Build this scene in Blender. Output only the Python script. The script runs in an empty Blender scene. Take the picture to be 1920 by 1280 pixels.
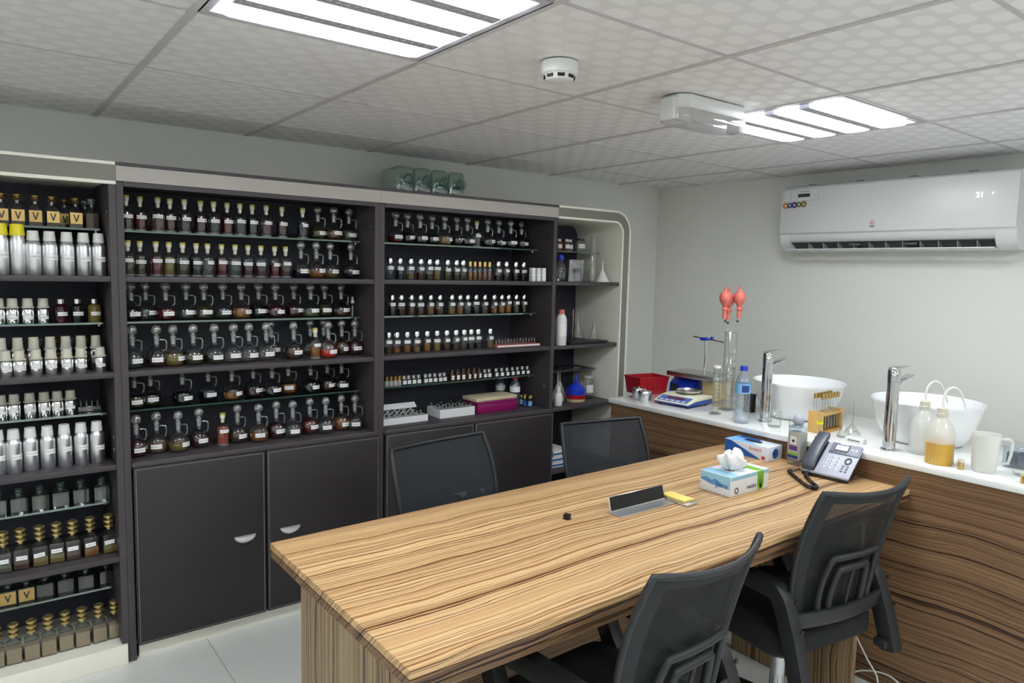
import bpy, bmesh, math, random
from mathutils import Vector, Matrix

random.seed(7)
PI = math.pi
scene = bpy.context.scene
COL = scene.collection

# ---------------------------------------------------------------- camera
cam_data = bpy.data.cameras.new('camera')
cam_data.sensor_width = 36.0
cam_data.lens = 1345.1 * 36.0 / 1920.0
cam_data.clip_start = 0.02
cam = bpy.data.objects.new('camera', cam_data)
COL.objects.link(cam)
_yaw, _pitch, _roll = math.radians(37.477), math.radians(-5.607), math.radians(1.320)
_f = Vector((math.sin(_yaw) * math.cos(_pitch), math.cos(_yaw) * math.cos(_pitch), math.sin(_pitch)))
_r = Vector((math.cos(_yaw), -math.sin(_yaw), 0))
_u = _r.cross(_f)
_R = _r * math.cos(_roll) + _u * math.sin(_roll)
_U = -_r * math.sin(_roll) + _u * math.cos(_roll)
_m = Matrix((_R, _U, -_f)).transposed().to_4x4()
_m.translation = Vector((-0.484, -1.322, 1.662))
cam.matrix_world = _m
scene.camera = cam

# ---------------------------------------------------------------- world, exposure
world = bpy.data.worlds.new('world')
scene.world = world
world.use_nodes = True
world.node_tree.nodes['Background'].inputs[0].default_value = (0.8, 0.85, 0.9, 1)
world.node_tree.nodes['Background'].inputs[1].default_value = 0.1
scene.view_settings.view_transform = 'Standard'
scene.view_settings.look = 'None'
scene.view_settings.gamma = 1.0
scene.view_settings.use_curve_mapping = False
scene.view_settings.exposure = 1.17
LAMP = 10.0            # emission of a ceiling-light tube cover
scene.cycles.max_bounces = 8
scene.cycles.transparent_max_bounces = 28
scene.cycles.transmission_bounces = 6
scene.cycles.caustics_reflective = False
scene.cycles.caustics_refractive = False
scene.cycles.sample_clamp_indirect = 6.0

# room dimensions (metres)
XW, YW, ZC = 3.639, 2.314, 2.289        # right wall, shelf wall, ceiling
XL, YN = -3.2, -5.2                     # walls beside and behind the camera
YF = 1.892                              # front plane of the shelf cabinets
XC, ZCT = 2.4165, 0.9545                  # counter front and top
ZT = 0.8471                              # table top
CELL = 0.645                            # ceiling grid

# ---------------------------------------------------------------- materials
def srgb(r, g, b):
    f = lambda c: (c / 255) / 12.92 if c <= 10.3 else ((c / 255 + 0.055) / 1.055) ** 2.4
    return (f(r), f(g), f(b), 1.0)

MATS = {}
def newmat(name):
    m = bpy.data.materials.new(name)
    m.use_nodes = True
    nt = m.node_tree
    for n in list(nt.nodes):
        nt.nodes.remove(n)
    out = nt.nodes.new('ShaderNodeOutputMaterial')
    MATS[name] = m
    return m, nt, out

def pbr(name, col, rough=0.5, metal=0.0, spec=0.5, alpha=1.0, noise=0.0, nscale=30.0, bump=0.0, bscale=200.0, emit=None, estr=0.0, trans=0.0, coat=0.0):
    m, nt, out = newmat(name)
    p = nt.nodes.new('ShaderNodeBsdfPrincipled')
    p.inputs['Base Color'].default_value = col
    p.inputs['Roughness'].default_value = rough
    p.inputs['Metallic'].default_value = metal
    p.inputs['Specular IOR Level'].default_value = spec
    p.inputs['Alpha'].default_value = alpha
    p.inputs['Transmission Weight'].default_value = trans
    p.inputs['Coat Weight'].default_value = coat
    if emit:
        p.inputs['Emission Color'].default_value = emit
        p.inputs['Emission Strength'].default_value = estr
    tc = nt.nodes.new('ShaderNodeTexCoord')
    if noise:
        n = nt.nodes.new('ShaderNodeTexNoise')
        n.inputs['Scale'].default_value = nscale
        n.inputs['Detail'].default_value = 4
        nt.links.new(tc.outputs['Object'], n.inputs['Vector'])
        mx = nt.nodes.new('ShaderNodeMix'); mx.data_type = 'RGBA'
        mx.inputs['A'].default_value = tuple(c * (1 - noise) for c in col[:3]) + (1,)
        mx.inputs['B'].default_value = tuple(min(1, c * (1 + noise)) for c in col[:3]) + (1,)
        nt.links.new(n.outputs['Fac'], mx.inputs['Factor'])
        nt.links.new(mx.outputs['Result'], p.inputs['Base Color'])
    if bump:
        n2 = nt.nodes.new('ShaderNodeTexNoise')
        n2.inputs['Scale'].default_value = bscale
        nt.links.new(tc.outputs['Object'], n2.inputs['Vector'])
        b = nt.nodes.new('ShaderNodeBump')
        b.inputs['Strength'].default_value = bump
        b.inputs['Distance'].default_value = 0.002
        nt.links.new(n2.outputs['Fac'], b.inputs['Height'])
        nt.links.new(b.outputs['Normal'], p.inputs['Normal'])
    nt.links.new(p.outputs[0], out.inputs[0])
    return m

def thin_glass(name, tint=(0.95, 0.97, 0.96), edge=0.75, base=0.05, rough=0.02, power=2.6, veil=0.0, veilcol=(0.8, 0.82, 0.8, 1), rim=0.45):
    """single-walled clear glass: see-through, reflecting more towards its rim"""
    m, nt, out = newmat(name)
    lw = nt.nodes.new('ShaderNodeLayerWeight'); lw.inputs['Blend'].default_value = 0.5
    pw = nt.nodes.new('ShaderNodeMath'); pw.operation = 'POWER'; pw.inputs[1].default_value = power
    ml = nt.nodes.new('ShaderNodeMath'); ml.operation = 'MULTIPLY_ADD'
    ml.inputs[1].default_value = edge; ml.inputs[2].default_value = base
    tr = nt.nodes.new('ShaderNodeBsdfTransparent'); tr.inputs[0].default_value = tuple(tint) + (1,)
    # longer path through the wall towards the rim takes more light away
    cm = nt.nodes.new('ShaderNodeMix'); cm.data_type = 'RGBA'
    cm.inputs['A'].default_value = tuple(tint) + (1,); cm.inputs['B'].default_value = tuple(c * rim for c in tint) + (1,)
    p3 = nt.nodes.new('ShaderNodeMath'); p3.operation = 'POWER'; p3.inputs[1].default_value = 3.0
    nt.links.new(lw.outputs['Facing'], p3.inputs[0]); nt.links.new(p3.outputs[0], cm.inputs['Factor'])
    nt.links.new(cm.outputs['Result'], tr.inputs[0])
    gl = nt.nodes.new('ShaderNodeBsdfGlossy'); gl.inputs['Roughness'].default_value = rough
    gl.inputs[0].default_value = (1, 1, 1, 1)
    mx = nt.nodes.new('ShaderNodeMixShader')
    nt.links.new(lw.outputs['Facing'], pw.inputs[0])
    nt.links.new(pw.outputs[0], ml.inputs[0])
    nt.links.new(ml.outputs[0], mx.inputs[0])
    if veil:
        df = nt.nodes.new('ShaderNodeBsdfTranslucent'); df.inputs[0].default_value = veilcol
        d2 = nt.nodes.new('ShaderNodeBsdfDiffuse'); d2.inputs[0].default_value = veilcol
        md = nt.nodes.new('ShaderNodeMixShader'); md.inputs[0].default_value = 0.5
        nt.links.new(df.outputs[0], md.inputs[1]); nt.links.new(d2.outputs[0], md.inputs[2])
        mv = nt.nodes.new('ShaderNodeMixShader'); mv.inputs[0].default_value = veil
        nt.links.new(tr.outputs[0], mv.inputs[1]); nt.links.new(md.outputs[0], mv.inputs[2])
        nt.links.new(mv.outputs[0], mx.inputs[1])
    else:
        nt.links.new(tr.outputs[0], mx.inputs[1])
    nt.links.new(gl.outputs[0], mx.inputs[2])
    nt.links.new(mx.outputs[0], out.inputs[0])
    return m

def liquid(name, col, alpha):
    """coloured perfume oil: partly see-through, glossy"""
    m, nt, out = newmat(name)
    tr = nt.nodes.new('ShaderNodeBsdfTransparent')
    k = [min(1.0, c * 1.6 + 0.12) for c in col[:3]]
    tr.inputs[0].default_value = (*k, 1)
    p = nt.nodes.new('ShaderNodeBsdfPrincipled')
    p.inputs['Base Color'].default_value = col
    p.inputs['Roughness'].default_value = 0.12
    mx = nt.nodes.new('ShaderNodeMixShader'); mx.inputs[0].default_value = alpha
    nt.links.new(tr.outputs[0], mx.inputs[1]); nt.links.new(p.outputs[0], mx.inputs[2])
    nt.links.new(mx.outputs[0], out.inputs[0])
    return m

def zebrano(name, grain, stops, scale=1.0, rough=0.35, across=(1, 1, 1)):
    """striped zebrano laminate; grain = axis index the stripes run along"""
    m, nt, out = newmat(name)
    tc = nt.nodes.new('ShaderNodeTexCoord')
    # slow waviness that bends all stripes together
    wm = nt.nodes.new('ShaderNodeMapping'); ws = [1.6, 1.6, 1.6]; ws[grain] = 2.2
    wm.inputs['Scale'].default_value = ws
    wn = nt.nodes.new('ShaderNodeTexNoise'); wn.inputs['Scale'].default_value = 1.0; wn.inputs['Detail'].default_value = 1.5
    nt.links.new(tc.outputs['Object'], wm.inputs['Vector']); nt.links.new(wm.outputs[0], wn.inputs['Vector'])
    wb = nt.nodes.new('ShaderNodeVectorMath'); wb.operation = 'MULTIPLY_ADD'
    nt.links.new(wn.outputs['Color'], wb.inputs[0])
    amp = [0.055, 0.055, 0.055]; amp[grain] = 0.0
    wb.inputs[1].default_value = amp
    nt.links.new(tc.outputs['Object'], wb.inputs[2])
    # stripes depend only on the (bent) distance across the grain, so they run on unbroken
    sx = nt.nodes.new('ShaderNodeSeparateXYZ'); nt.links.new(wb.outputs[0], sx.inputs[0])
    ac = [i for i in range(3) if i != grain]
    sm = nt.nodes.new('ShaderNodeMath'); sm.operation = 'ADD'
    nt.links.new(sx.outputs[ac[0]], sm.inputs[0]); nt.links.new(sx.outputs[ac[1]], sm.inputs[1])
    jm = nt.nodes.new('ShaderNodeMapping'); js = [26.0] * 3; js[grain] = 4.5
    jm.inputs['Scale'].default_value = js
    jn = nt.nodes.new('ShaderNodeTexNoise'); jn.inputs['Scale'].default_value = 1.0; jn.inputs['Detail'].default_value = 2.0
    nt.links.new(tc.outputs['Object'], jm.inputs['Vector']); nt.links.new(jm.outputs[0], jn.inputs['Vector'])
    jo = nt.nodes.new('ShaderNodeMath'); jo.operation = 'MULTIPLY_ADD'; jo.inputs[1].default_value = 0.020
    nt.links.new(jn.outputs['Fac'], jo.inputs[0]); nt.links.new(sm.outputs[0], jo.inputs[2])
    def stripes(freq, detail, seed):
        m1 = nt.nodes.new('ShaderNodeMath'); m1.operation = 'MULTIPLY_ADD'
        m1.inputs[1].default_value = freq * scale; m1.inputs[2].default_value = seed
        nt.links.new(jo.outputs[0], m1.inputs[0])
        n = nt.nodes.new('ShaderNodeTexNoise'); n.noise_dimensions = '1D'
        n.inputs['Scale'].default_value = 1.0; n.inputs['Detail'].default_value = detail; n.inputs['Roughness'].default_value = 0.55
        nt.links.new(m1.outputs[0], n.inputs['W'])
        return n
    a = stripes(30.0, 2.0, 3.1)
    b = stripes(110.0, 1.0, 40.7)
    mix = nt.nodes.new('ShaderNodeMath'); mix.operation = 'MULTIPLY_ADD'
    mix.inputs[1].default_value = 0.62
    half = nt.nodes.new('ShaderNodeMath'); half.operation = 'MULTIPLY'; half.inputs[1].default_value = 0.38
    nt.links.new(b.outputs['Fac'], half.inputs[0])
    nt.links.new(a.outputs['Fac'], mix.inputs[0]); nt.links.new(half.outputs[0], mix.inputs[2])
    mr = nt.nodes.new('ShaderNodeMapRange'); mr.inputs['From Min'].default_value = 0.33; mr.inputs['From Max'].default_value = 0.67
    nt.links.new(mix.outputs[0], mr.inputs['Value'])
    cr = nt.nodes.new('ShaderNodeValToRGB')
    el = cr.color_ramp.elements
    while len(el) > 1:
        el.remove(el[-1])
    el[0].position, el[0].color = stops[0]
    for pos, c in stops[1:]:
        e = el.new(pos); e.color = c
    nt.links.new(mr.outputs[0], cr.inputs[0])
    p = nt.nodes.new('ShaderNodeBsdfPrincipled')
    p.inputs['Roughness'].default_value = rough
    p.inputs['Specular IOR Level'].default_value = 0.4
    nt.links.new(cr.outputs[0], p.inputs['Base Color'])
    bp = nt.nodes.new('ShaderNodeBump'); bp.inputs['Strength'].default_value = 0.08; bp.inputs['Distance'].default_value = 0.001
    nt.links.new(b.outputs['Fac'], bp.inputs['Height']); nt.links.new(bp.outputs[0], p.inputs['Normal'])
    nt.links.new(p.outputs[0], out.inputs[0])
    return m

def tile_pattern(name):
    """vinyl ceiling tile: offset rows of rounded lozenges, satin on matt"""
    m, nt, out = newmat(name)
    N = nt.nodes.new; L = nt.links.new
    def math_(op, a, b=None, c=None):
        n = N('ShaderNodeMath'); n.operation = op
        for i, v in enumerate((a, b, c)):
            if v is None: continue
            if isinstance(v, (int, float)): n.inputs[i].default_value = v
            else: L(v, n.inputs[i])
        return n.outputs[0]
    tc = N('ShaderNodeTexCoord'); sp = N('ShaderNodeSeparateXYZ')
    L(tc.outputs['Object'], sp.inputs[0])
    px, py = 0.1075, 0.0645
    row = math_('FLOOR', math_('DIVIDE', sp.outputs[1], py))
    odd = math_('MODULO', math_('ABSOLUTE', row), 2.0)
    u = math_('ADD', math_('DIVIDE', sp.outputs[0], px), math_('MULTIPLY', odd, 0.5))
    fu = math_('SUBTRACT', math_('FRACT', u), 0.5)
    fv = math_('SUBTRACT', math_('FRACT', math_('DIVIDE', sp.outputs[1], py)), 0.5)
    au = math_('MULTIPLY', math_('ABSOLUTE', fu), px)
    av = math_('MULTIPLY', math_('ABSOLUTE', fv), py)
    # rounded lozenge: |u| + 0.45|v| against its half length, and |v| against its half height
    d1 = math_('ADD', au, math_('MULTIPLY', av, 0.55))
    s1 = math_('SUBTRACT', d1, 0.0405)
    s2 = math_('SUBTRACT', av, 0.0240)
    sd = math_('SMOOTH_MAX', s1, s2, 0.006)
    inside = math_('LESS_THAN', sd, 0.0)
    mx = N('ShaderNodeMix'); mx.data_type = 'RGBA'
    mx.inputs['A'].default_value = srgb(229, 230, 233)
    mx.inputs['B'].default_value = srgb(241, 242, 245)
    L(inside, mx.inputs['Factor'])
    p = N('ShaderNodeBsdfPrincipled')
    L(mx.outputs['Result'], p.inputs['Base Color'])
    rg = math_('MULTIPLY_ADD', inside, -0.24, 0.64)
    L(rg, p.inputs['Roughness'])
    L(p.outputs[0], out.inputs[0])
    return m

def label_paper(name):
    """white sticker with a typed line too small to read"""
    m, nt, out = newmat(name)
    N = nt.nodes.new; L = nt.links.new
    tc = N('ShaderNodeTexCoord'); mp = N('ShaderNodeMapping')
    mp.inputs['Scale'].default_value = (26, 26, 3)
    oi = N('ShaderNodeObjectInfo')
    ad = N('ShaderNodeVectorMath'); ad.operation = 'ADD'
    L(tc.outputs['Generated'], mp.inputs[0]); L(mp.outputs[0], ad.inputs[0])
    cm = N('ShaderNodeCombineXYZ'); L(oi.outputs['Random'], cm.inputs[0])
    sc = N('ShaderNodeVectorMath'); sc.operation = 'SCALE'; sc.inputs['Scale'].default_value = 40
    L(cm.outputs[0], sc.inputs[0]); L(sc.outputs[0], ad.inputs[1])
    n = N('ShaderNodeTexNoise'); n.inputs['Scale'].default_value = 1.0; n.inputs['Detail'].default_value = 2
    L(ad.outputs[0], n.inputs['Vector'])
    sp = N('ShaderNodeSeparateXYZ'); L(tc.outputs['Generated'], sp.inputs[0])
    def cmp_(src, op, v):
        q = N('ShaderNodeMath'); q.operation = op; q.inputs[1].default_value = v; L(src, q.inputs[0]); return q.outputs[0]
    a = cmp_(sp.outputs[2], 'GREATER_THAN', 0.32); b = cmp_(sp.outputs[2], 'LESS_THAN', 0.66)
    c = cmp_(n.outputs['Fac'], 'GREATER_THAN', 0.50)
    def mul(x, y):
        q = N('ShaderNodeMath'); q.operation = 'MULTIPLY'; L(x, q.inputs[0]); L(y, q.inputs[1]); return q.outputs[0]
    f = mul(mul(a, b), c)
    mx = N('ShaderNodeMix'); mx.data_type = 'RGBA'
    mx.inputs['A'].default_value = (0.95, 0.95, 0.95, 1); mx.inputs['B'].default_value = (0.45, 0.45, 0.46, 1)
    L(f, mx.inputs['Factor'])
    p = N('ShaderNodeBsdfPrincipled'); p.inputs['Roughness'].default_value = 0.55
    L(mx.outputs['Result'], p.inputs['Base Color']); L(p.outputs[0], out.inputs[0])
    return m

def mesh_fabric(name, col, cell=0.0032, hole=0.5):
    """woven office-chair mesh: a regular grid of see-through holes"""
    m, nt, out = newmat(name)
    N = nt.nodes.new; L = nt.links.new
    tc = N('ShaderNodeTexCoord'); sp = N('ShaderNodeSeparateXYZ'); L(tc.outputs['Object'], sp.inputs[0])
    def M(op, a, b):
        q = N('ShaderNodeMath'); q.operation = op
        for i, v in enumerate((a, b)):
            if isinstance(v, (int, float)): q.inputs[i].default_value = v
            else: L(v, q.inputs[i])
        return q.outputs[0]
    hx = M('LESS_THAN', M('FRACT', M('DIVIDE', sp.outputs[0], cell), 0), hole)
    hz = M('LESS_THAN', M('FRACT', M('DIVIDE', sp.outputs[2], cell), 0), hole)
    h = M('MULTIPLY', hx, hz)
    p = N('ShaderNodeBsdfPrincipled'); p.inputs['Base Color'].default_value = col; p.inputs['Roughness'].default_value = 0.8
    tr = N('ShaderNodeBsdfTransparent')
    mx = N('ShaderNodeMixShader'); L(h, mx.inputs[0]); L(p.outputs[0], mx.inputs[1]); L(tr.outputs[0], mx.inputs[2])
    L(mx.outputs[0], out.inputs[0])
    return m

def emitter(name, col, strength):
    m, nt, out = newmat(name)
    e = nt.nodes.new('ShaderNodeEmission'); e.inputs[0].default_value = col; e.inputs[1].default_value = strength
    nt.links.new(e.outputs[0], out.inputs[0])
    return m

pbr('wall', srgb(230, 231, 225), 0.75, noise=0.02, nscale=3, bump=0.05, bscale=90)
pbr('wall_dark', srgb(190, 188, 180), 0.8)
tile_pattern('ceiling_tile')
pbr('tbar', srgb(196, 194, 196), 0.5)
pbr('void', (0.02, 0.02, 0.02, 1), 0.9)
pbr('floor_tile', srgb(226, 227, 222), 0.28, noise=0.05, nscale=14)
pbr('grout', srgb(150, 150, 145), 0.8)
pbr('dark_leather', srgb(43, 38, 40), 0.55, noise=0.08, nscale=60, bump=0.05, bscale=300)
pbr('cabinet_dark', srgb(70, 64, 68), 0.5, noise=0.05, nscale=40)
pbr('cabinet_inside', srgb(50, 51, 64), 0.6)
pbr('stitch', srgb(170, 166, 164), 0.7)
pbr('fascia_grey', srgb(182, 177, 172), 0.45, noise=0.03, nscale=20)
pbr('fascia_taupe', srgb(134, 132, 124), 0.5)
pbr('cream', srgb(246, 244, 230), 0.4)
pbr('cream_panel', srgb(206, 204, 192), 0.55)
pbr('white_gloss', srgb(238, 240, 238), 0.12, coat=0.3)
pbr('ceramic', srgb(240, 242, 243), 0.08, coat=0.5)
pbr('white_plastic', srgb(226, 228, 228), 0.35)
pbr('ac_white', srgb(216, 219, 219), 0.3)
pbr('ac_shadow', srgb(84, 84, 84), 0.6)
pbr('ac_grey', srgb(150, 152, 150), 0.5)
pbr('steel', (0.62, 0.62, 0.62, 1), 0.28, metal=1.0)
pbr('chrome', (0.62, 0.63, 0.65, 1), 0.06, metal=1.0)
pbr('aluminium', (0.74, 0.75, 0.77, 1), 0.33, metal=1.0)
pbr('bright_alu', (0.85, 0.85, 0.86, 1), 0.12, metal=1.0)
pbr('pull_silver', (0.86, 0.86, 0.87, 1), 0.32, metal=0.45)
pbr('gold', (0.72, 0.52, 0.2, 1), 0.25, metal=1.0)
pbr('old_gold', srgb(128, 102, 56), 0.3, metal=0.75, noise=0.4, nscale=120)
pbr('ring_gold', srgb(196, 176, 122), 0.2, metal=0.85, noise=0.3, nscale=140)
pbr('gold_leaf', srgb(214, 180, 108), 0.4, metal=0.4, noise=0.15, nscale=90)
pbr('cork_wood', srgb(238, 234, 214), 0.6)
pbr('cork_top', srgb(202, 190, 92), 0.4, metal=0.2)
pbr('cap_white', srgb(228, 228, 224), 0.4)
pbr('cap_cream', srgb(206, 203, 188), 0.45)
pbr('cap_yellow', srgb(240, 225, 30), 0.4)
pbr('cap_black', srgb(22, 22, 24), 0.4)
pbr('cap_blue', srgb(38, 60, 190), 0.35)
pbr('cap_red', srgb(205, 40, 48), 0.4)
pbr('rubber_red', srgb(212, 112, 100), 0.5)
pbr('red_plastic', srgb(165, 22, 34), 0.35)
pbr('blue_plastic', srgb(24, 56, 196), 0.35)
pbr('scale_blue', srgb(44, 78, 170), 0.4)
pbr('scale_cream', srgb(238, 234, 206), 0.4)
pbr('scale_panel', srgb(86, 110, 190), 0.35)
pbr('display_red', srgb(92, 44, 70), 0.2)
pbr('grey_plastic', srgb(120, 122, 124), 0.45)
pbr('dark_plastic', srgb(36, 38, 41), 0.45)
pbr('chair_plastic', srgb(34, 36, 38), 0.5, bump=0.05, bscale=500)
pbr('chair_cap', srgb(150, 152, 158), 0.35)
pbr('seat_fabric', srgb(20, 21, 24), 0.9, bump=0.2, bscale=700)
mesh_fabric('chair_mesh', srgb(28, 30, 33), hole=0.62)
mesh_fabric('chair_mesh_band', srgb(37, 39, 42), hole=0.18)
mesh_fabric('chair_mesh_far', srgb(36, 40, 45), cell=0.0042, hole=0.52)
pbr('black', srgb(14, 14, 16), 0.4)
pbr('paper', srgb(236, 236, 234), 0.8)
pbr('tissue', srgb(240, 241, 243), 0.9)
pbr('beige_block', srgb(206, 186, 140), 0.5)
pbr('magenta', srgb(136, 18, 92), 0.35)
pbr('card_white', srgb(230, 231, 232), 0.6)
pbr('newsprint', srgb(206, 196, 160), 0.8, noise=0.2, nscale=60)
pbr('rack_wood', srgb(214, 170, 96), 0.45)
pbr('sage_glass', srgb(150, 180, 170), 0.1)
pbr('tissue_white', srgb(222, 228, 232), 0.5)
pbr('tissue_sky', srgb(150, 200, 224), 0.5, noise=0.15, nscale=16)
pbr('tissue_hill', srgb(92, 146, 200), 0.5, noise=0.2, nscale=40)
pbr('leaf_green', srgb(122, 186, 52), 0.5, noise=0.25, nscale=50)
pbr('leaf_dark', srgb(64, 122, 28), 0.5)
pbr('ink_blue', srgb(36, 62, 128), 0.6)
pbr('ink_dark', srgb(60, 62, 70), 0.6)
pbr('glove_blue', srgb(22, 92, 178), 0.4)
pbr('glove_light', srgb(128, 186, 236), 0.4)
pbr('glove_white', srgb(216, 226, 240), 0.4)
pbr('phone_grey', srgb(170, 175, 190), 0.4)
pbr('phone_panel', srgb(128, 132, 150), 0.4)
pbr('handset', srgb(74, 78, 90), 0.3)
pbr('key_white', srgb(222, 224, 232), 0.5)
pbr('screen_pale', srgb(220, 226, 232), 0.3, emit=srgb(220, 228, 236), estr=0.25)
pbr('cord_black', srgb(22, 20, 20), 0.35)
pbr('cable_white', srgb(214, 214, 206), 0.5)
pbr('note_yellow', srgb(236, 214, 120), 0.7)
pbr('sticker_grey', srgb(176, 180, 176), 0.5)
pbr('sticker_dark', srgb(44, 62, 66), 0.5)
pbr('badge_orange', srgb(196, 128, 72), 0.4); pbr('badge_blue', srgb(52, 84, 140), 0.4)
pbr('badge_purple', srgb(104, 60, 130), 0.4); pbr('badge_green', srgb(66, 128, 66), 0.4); pbr('badge_brown', srgb(142, 112, 62), 0.4)
pbr('logo_red', srgb(196, 60, 66), 0.4)
emitter('display_glow', (0.85, 0.9, 1, 1), 1.6)
emitter('tube_light', (0.93, 0.97, 1.0, 1), LAMP)
pbr('lamp_frame', srgb(180, 180, 190), 0.4)
pbr('bracket_dark', srgb(90, 92, 96), 0.5)
label_paper('label_paper')
thin_glass('glass', base=0.07, edge=0.75, power=2.2)
thin_glass('crystal', base=0.13, edge=0.8, power=1.4, rim=0.6, veil=0.12, veilcol=(0.9, 0.92, 0.9, 1))
thin_glass('glass_bright', base=0.09, edge=0.6, power=2.2, rim=0.35)
thin_glass('ground_glass', base=0.08, edge=0.3, veil=0.6, rough=0.3, veilcol=(0.85, 0.87, 0.85, 1))
thin_glass('shelf_glass', tint=(0.70, 0.86, 0.80), base=0.08, edge=0.85, power=3.0)
thin_glass('shelf_edge', tint=(0.35, 0.62, 0.52), base=0.2, edge=0.4, veil=0.45, veilcol=(0.18, 0.36, 0.30, 1))
thin_glass('green_glass', tint=(0.66, 0.82, 0.76), base=0.14, edge=0.6, power=1.6, veil=0.38, veilcol=(0.36, 0.50, 0.45, 1))
thin_glass('pet_plastic', tint=(0.9, 0.95, 1.0), base=0.10, edge=0.5, power=1.8, veil=0.12, veilcol=(0.7, 0.82, 0.95, 1))
thin_glass('milky', tint=(0.92, 0.93, 0.9), base=0.04, edge=0.2, rough=0.2, veil=0.6, veilcol=(0.98, 0.98, 0.95, 1), rim=0.8)
thin_glass('lamp_cover', tint=(0.95, 0.95, 0.97), base=0.10, edge=0.3, rim=0.8, veil=0.3, veilcol=(0.75, 0.75, 0.8, 1))
thin_glass('pouch_film', tint=(0.95, 0.95, 0.97), base=0.15, edge=0.5, veil=0.35, rough=0.15, veilcol=(0.8, 0.8, 0.83, 1))

WOOD_TOP = [(0.0, srgb(92, 62, 40)), (0.16, srgb(160, 116, 76)), (0.27, srgb(224, 184, 130)), (0.33, srgb(112, 76, 48)), (0.40, srgb(236, 202, 150)), (0.47, srgb(196, 152, 106)), (0.52, srgb(98, 66, 42)), (0.57, srgb(228, 190, 138)), (0.66, srgb(184, 140, 96)), (0.72, srgb(240, 210, 158)), (0.79, srgb(132, 94, 62)), (0.88, srgb(226, 188, 136)), (1.0, srgb(120, 84, 56))]
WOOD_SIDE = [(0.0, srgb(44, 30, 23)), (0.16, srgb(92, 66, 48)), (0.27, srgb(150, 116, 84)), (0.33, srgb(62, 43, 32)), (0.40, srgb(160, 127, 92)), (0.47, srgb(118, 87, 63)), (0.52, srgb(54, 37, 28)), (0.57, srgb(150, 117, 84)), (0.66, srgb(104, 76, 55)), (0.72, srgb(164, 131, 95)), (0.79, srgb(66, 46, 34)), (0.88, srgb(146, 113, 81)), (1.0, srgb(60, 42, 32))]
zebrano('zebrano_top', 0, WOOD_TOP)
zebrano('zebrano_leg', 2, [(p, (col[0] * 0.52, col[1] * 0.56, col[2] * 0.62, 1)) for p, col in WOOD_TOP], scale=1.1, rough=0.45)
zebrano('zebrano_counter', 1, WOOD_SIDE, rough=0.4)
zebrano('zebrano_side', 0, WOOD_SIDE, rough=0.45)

LIQ = {'black': ('dark', (0.010, 0.010, 0.012), 0.82), 'navy': ('navy', (0.008, 0.012, 0.030), 0.82), 'red': ('red', (0.13, 0.012, 0.02), 0.72),
       'darkred': ('dark red', (0.05, 0.008, 0.014), 0.78), 'pink': ('pale pink', (0.30, 0.16, 0.15), 0.35), 'teal': ('dark teal', (0.01, 0.03, 0.035), 0.75),
       'olive': ('olive', (0.06, 0.055, 0.02), 0.66), 'yellow': ('yellow', (0.26, 0.20, 0.05), 0.6), 'amber': ('amber', (0.30, 0.12, 0.025), 0.66),
       'brown': ('brown', (0.09, 0.04, 0.02), 0.72), 'clear': ('clear', (0.35, 0.38, 0.36), 0.10), 'palegreen': ('pale green', (0.20, 0.25, 0.13), 0.42),
       'peach': ('peach', (0.45, 0.28, 0.20), 0.35), 'orange': ('orange', (0.48, 0.13, 0.07), 0.6), 'brightred': ('bright red', (0.65, 0.035, 0.02), 0.93),
       'grain': ('straw-coloured grain', (0.36, 0.27, 0.16), 0.9)}
for k, (w_, c_, a_) in LIQ.items():
    liquid('liq_' + k, (*c_, 1), a_)

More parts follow.
